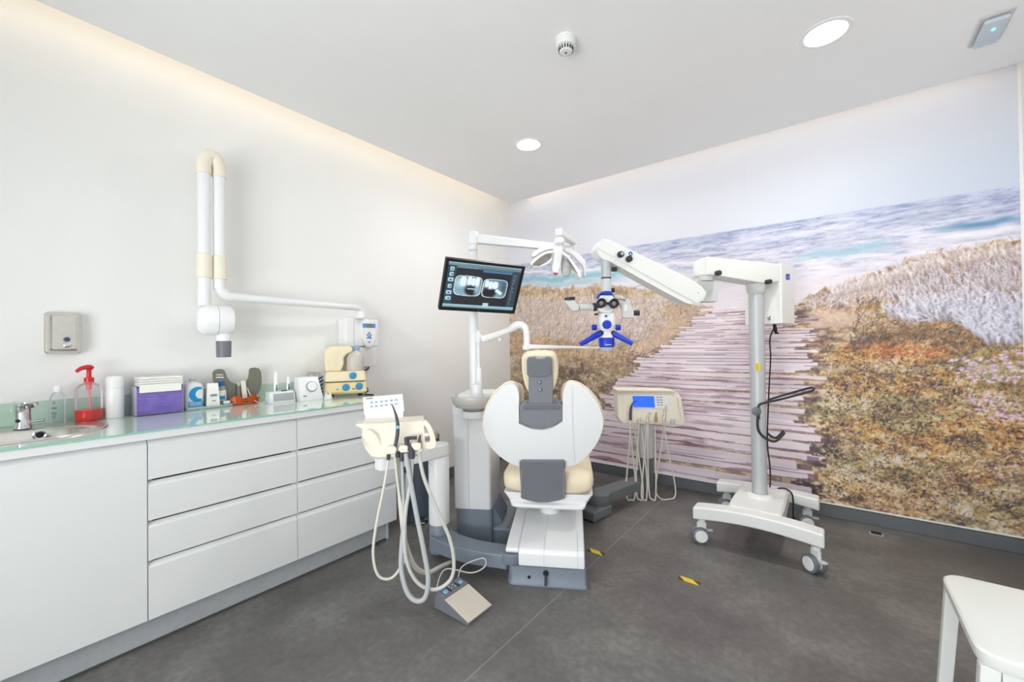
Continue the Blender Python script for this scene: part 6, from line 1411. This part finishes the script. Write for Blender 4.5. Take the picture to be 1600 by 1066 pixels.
c = sa(1305, 742, -0.004); build(G().lathe([(0.006, 0.0), (0.005, 0.001)], c, -sn, n=16), 'arm_screw', 'lightgrey', t)
# optics head
HD = 2.36
def hpnt(px, py, dd=0.0): return onplane(px, py, EYE+CF*(HD+dd), CF)
def z4(X, Y): return (870+X*0.11254, 440+Y*0.11254)
def h4(X, Y, dd=0.0): return hpnt(*z4(X, Y), dd)
MM = HD/FPX*0.11254                  # metres per zoom unit
ax0 = h4(683, -330); 
build(G().cyl(hpnt(946.5, 404), hpnt(947, 434), 0.0275, n=30), 'suspension_tube', 'silver', t)
build(G().cyl(hpnt(947, 434.1), hpnt(947, 436), 0.0282, n=30), 'tube_ring', 'black', t)
build(G().cyl(hpnt(947, 436.1), hpnt(947.5, 458), 0.0275, n=30), 'suspension_tube', 'lightgrey', t)
for px, py, r in ((959.5, 421, 0.013), (956, 453.5, 0.013)): c = hpnt(px, py); build(G().cyl(c-CR*0.014, c+CR*0.014, r, n=18), 'lock_screw', 'rubber', t)
def hprism(P, d0, th, nm, m, bv=0.004, par=None, sg=2): return build(G().prism([h4(*p, d0) for p in P], CF*th), nm, m, par or t, bevel=bv, seg=sg)
hprism([(610, 175), (618, 140), (680, 130), (750, 133), (775, 160), (778, 185)], -0.045, 0.09, 'blue_cap', 'blue', 0.006)
hprism([(565, 190), (610, 178), (612, 230), (566, 236)], -0.03, 0.05, 'blue_clip', 'blue', 0.004); hprism([(770, 172), (795, 180), (790, 225), (772, 222)], -0.03, 0.05, 'blue_clip', 'blue', 0.004)
hd_ = hprism([(612, 186), (778, 186), (800, 240), (800, 400), (760, 430), (620, 430), (585, 400), (585, 240)], -0.04, 0.09, 'binocular_housing', 'offwhite', 0.012, None, 3)
for X, Y in ((612, 295), (788, 300)):
    c = h4(X, Y, -0.05); ey = build(G().lathe([(0.020, -0.045), (0.024, -0.03), (0.026, 0.0), (0.026, 0.022), (0.022, 0.026), (0.015, 0.016), (0.013, 0.008)], c+(0, 0, -0.004), -CF+np.array([0, 0, 0.10]), n=30), 'eyepiece', 'rubber', t)
    build(G().lathe([(0.0125, 0.0080), (0.012, 0.010)], c+(0, 0, -0.004), -CF+np.array([0, 0, 0.10]), n=24), 'eyepiece_lens', mat('lens', (150, 120, 132), 0.06, coat=1.0) if 'lens' not in MATS else MATS['lens'], ey)
hprism([(665, 285), (735, 285), (735, 318), (665, 318)], -0.055, 0.03, 'eyepiece_bridge', 'rubber', 0.004)
c = h4(690, 400, 0.0); build(G().lathe([(0.030, -0.015), (0.045, 0.0), (0.045, 0.02), (0.038, 0.03)], c, n=30), 'neck_dome', 'lightgrey', t)
# main optics body
def orng(X0, X1, Y, dpt):
    a, b = h4(X0, Y), h4(X1, Y); m_ = (a+b)/2; hw = np.linalg.norm(b-a)/2
    return [m_+CR*hw*math.copysign(abs(math.cos(q))**0.6, math.cos(q))+CF*dpt*math.copysign(abs(math.sin(q))**0.6, math.sin(q)) for q in np.linspace(0, 2*math.pi, 32, endpoint=False)]
build(G().loft([orng(625, 745, 432, 0.035), orng(585, 785, 450, 0.045), orng(572, 802, 520, 0.048), orng(575, 800, 600, 0.048), orng(590, 785, 665, 0.045), orng(610, 770, 690, 0.04)]), 'optics_body', 'offwhite', t, smooth=50)
build(G().loft([orng(630, 755, 690, 0.034), orng(630, 755, 735, 0.034), orng(612, 772, 745, 0.036), orng(608, 776, 785, 0.036)]), 'lower_body', 'offwhite', t, smooth=40)
c = h4(688, 600, -0.047); kb = build(G().lathe([(0.023, 0.0), (0.024, 0.004), (0.024, 0.016), (0.020, 0.020), (0.001, 0.0205)], c, -CF, n=28), 'zoom_knob', 'blue', t)
hprism([(668, 468), (700, 468), (700, 495), (684, 491), (668, 495)], -0.0495, 0.004, 'logo_plate', 'logo_blue', 0.0)
for X, s in ((520, -1), (850, 1)):
    c = h4(X, 638, 0.0); k = build(G().cyl(c-CR*0.014, c+CR*0.014, 0.017, n=8), 'side_knob', 'blue', t, bevel=0.003); build(G().cyl(c-CR*0.04*s, c-CR*0.0145*s, 0.008, n=14), 'knob_shaft', 'lightgrey', k)
for A, B, s in (((595, 720), (330, 870), -1), ((785, 720), (1055, 865), 1)):
    p, q = h4(*A, -0.02), h4(*B, -0.05); hn = build(G().tube([p, p*0.6+q*0.4, p*0.2+q*0.8, q], [0.0175, 0.0165, 0.0145, 0.013], 20), 'handle', 'blue', t)
    build(G().cyl(p-(q-p)*0.12, p+(q-p)*0.01, 0.014, 0.017, 18), 'handle_joint', 'rubber', t)
c = h4(692, 845, 0.0)
rb2 = build(G().lathe([(0.036, -0.026), (0.044, -0.022), (0.045, 0.02), (0.042, 0.026), (0.030, 0.027)], c, n=36), 'objective_ring', 'blue', t)
build(G().lathe([(0.030, -0.050), (0.037, -0.049), (0.041, -0.028), (0.038, -0.0262)], c, n=36), 'objective_lens', mat('lensglass', (206, 206, 220), 0.08, trans=0.4), t)
for k in range(6):
    a = -0.36+k*0.13; b = a+0.09; P = [c+CR*0.0456*math.sin(q)-CF*0.0456*math.cos(q) for q in (a, b)]
    build(G().loft([[P[0]+(0, 0, -0.016), P[0]+(0, 0, -0.012)], [P[1]+(0, 0, -0.016), P[1]+(0, 0, -0.012)]], caps=False, closed=False), 'ring_print', 'whiteprint', rb2, smooth=0)
# side ports: co-observer tube on the left, camera arm on the right
build(G().cyl(h4(505, 358, 0.01), h4(310, 358, 0.01), 0.018, 0.0195, 24), 'side_tube', 'lightgrey', t)
build(G().cyl(h4(540, 350, 0.01), h4(505, 358, 0.01), 0.024, 0.024, 24), 'side_coupling', 'rubber', t)
hprism([(320, 330), (305, 405), (235, 420), (205, 395), (115, 290), (120, 255), (250, 250), (262, 285)], -0.018, 0.05, 'side_prism', 'lightgrey', 0.008)
a, b = h4(182, 252, 0.005), h4(180, 222, 0.005); build(G().lathe([(0.028, -0.006), (0.030, 0.0), (0.031, 0.010), (0.026, 0.014), (0.020, 0.008)], a, b-a, n=28), 'port_ring', 'rubber', t)
hprism([(530, 440), (578, 440), (578, 466), (530, 466)], -0.012, 0.024, 'lever', 'rubber', 0.003)
hprism([(800, 190), (900, 195), (985, 235), (1010, 250), (1060, 400), (1075, 420), (1075, 505), (930, 510), (918, 480), (905, 345), (885, 315), (850, 310), (850, 270), (950, 275), (960, 250), (800, 240)], 0.005, 0.04, 'camera_arm', 'lightgrey', 0.006)
hprism([(925, 320), (985, 320), (985, 420), (935, 430)], 0.0, 0.03, 'camera_block', 'offwhite', 0.006)
a = h4(1075, 437, 0.02); build(G().cyl(a, a+CR*0.028, 0.0155, n=22), 'camera_cap', 'rubber', t)

# ================================================================== FLOOR MARKS, SOCKET, STOOL
def tape(px, py, lab, ang):
    c = onz(px, py, 0); f = Frame(c[:2], ang)
    t = thing('floor_tape', lab, 'floor tape', (c[0], c[1], 0), 0, 'hazard tape pieces on the floor')
    g = G(); f.box(g, -0.055, 0.055, -0.019, 0.019, 0.0003, 0.0012); build(g, 'tape', 'tape_dark', t, smooth=0)
    build(G().prism([f.w(x, y, 0.0013) for x, y in ((-0.055, 0.019), (0.012, 0.019), (0.055, -0.019), (-0.018, -0.019))], (0, 0, 0.0006)), 'yellow_stripe', 'yellow', t, smooth=0)
tape(931, 863, 'short piece of yellow hazard tape on the floor beside the chair base', 0.0)
tape(1077, 908, 'short piece of yellow hazard tape on open floor in front of the microscope', 0.0)
c = onz(1369, 835, 0); t = thing('floor_socket', 'tiny black floor socket with a light rim near the mural baseboard', 'socket', (c[0], c[1], 0))
build(G().box(c[0]-0.034, c[0]+0.034, c[1]-0.024, c[1]+0.024, 0.0003, 0.004), 'rim', 'silver', t, bevel=0.001)
build(G().box(c[0]-0.027, c[0]+0.027, c[1]-0.018, c[1]+0.018, 0.0041, 0.012), 'insert', 'black', t, bevel=0.003)

t = thing('stool', 'white moulded stool with rounded seat corners at the right edge', 'stool', (0.53, 1.83, 0))
sx0, sx1, sy0, sy1, sz = 0.285, 0.735, 1.585, 2.065, 0.455
def sr(g, z): return rounded([(sx0+g, sy0+g, z), (sx1-g, sy0+g, z), (sx1-g, sy1-g, z), (sx0+g, sy1-g, z)], 0.06, 8)
build(G().loft([sr(0.004, sz-0.040), sr(0.0, sz-0.030), sr(0.0, sz-0.008), sr(0.005, sz-0.002), sr(0.014, sz)]), 'seat', 'stoolwhite', t, smooth=30)
for ix, iy in ((0, 0), (1, 0), (1, 1), (0, 1)):
    x = (sx0+0.006, sx1-0.044)[ix]; y = (sy0+0.012, sy1-0.052)[iy]; dx = (-0.025, 0.025)[ix]; dy = (-0.02, 0.02)[iy]
    q = lambda X, Y, z, w: [(X, Y, z), (X+w, Y, z), (X+w, Y+w, z), (X, Y+w, z)]
    build(G().loft([q(x+dx, y+dy, 0.0, 0.034), q(x, y, sz-0.0405, 0.038)]), 'leg', 'stoolwhite', t, bevel=0.004)
for yy in (sy0+0.012, sy1-0.034):
    n = 12; xs_ = np.linspace(sx0+0.044, sx1-0.044, n); top = [(x, sz-0.0405) for x in xs_]
    bot = [(x, sz-0.048-0.055*(abs(2*(x-xs_[0])/(xs_[-1]-xs_[0])-1))**3) for x in xs_[::-1]]
    build(G().loft([[(x, yy, z) for x, z in top+bot], [(x, yy+0.022, z) for x, z in top+bot]]), 'apron', 'stoolwhite', t, bevel=0.002)
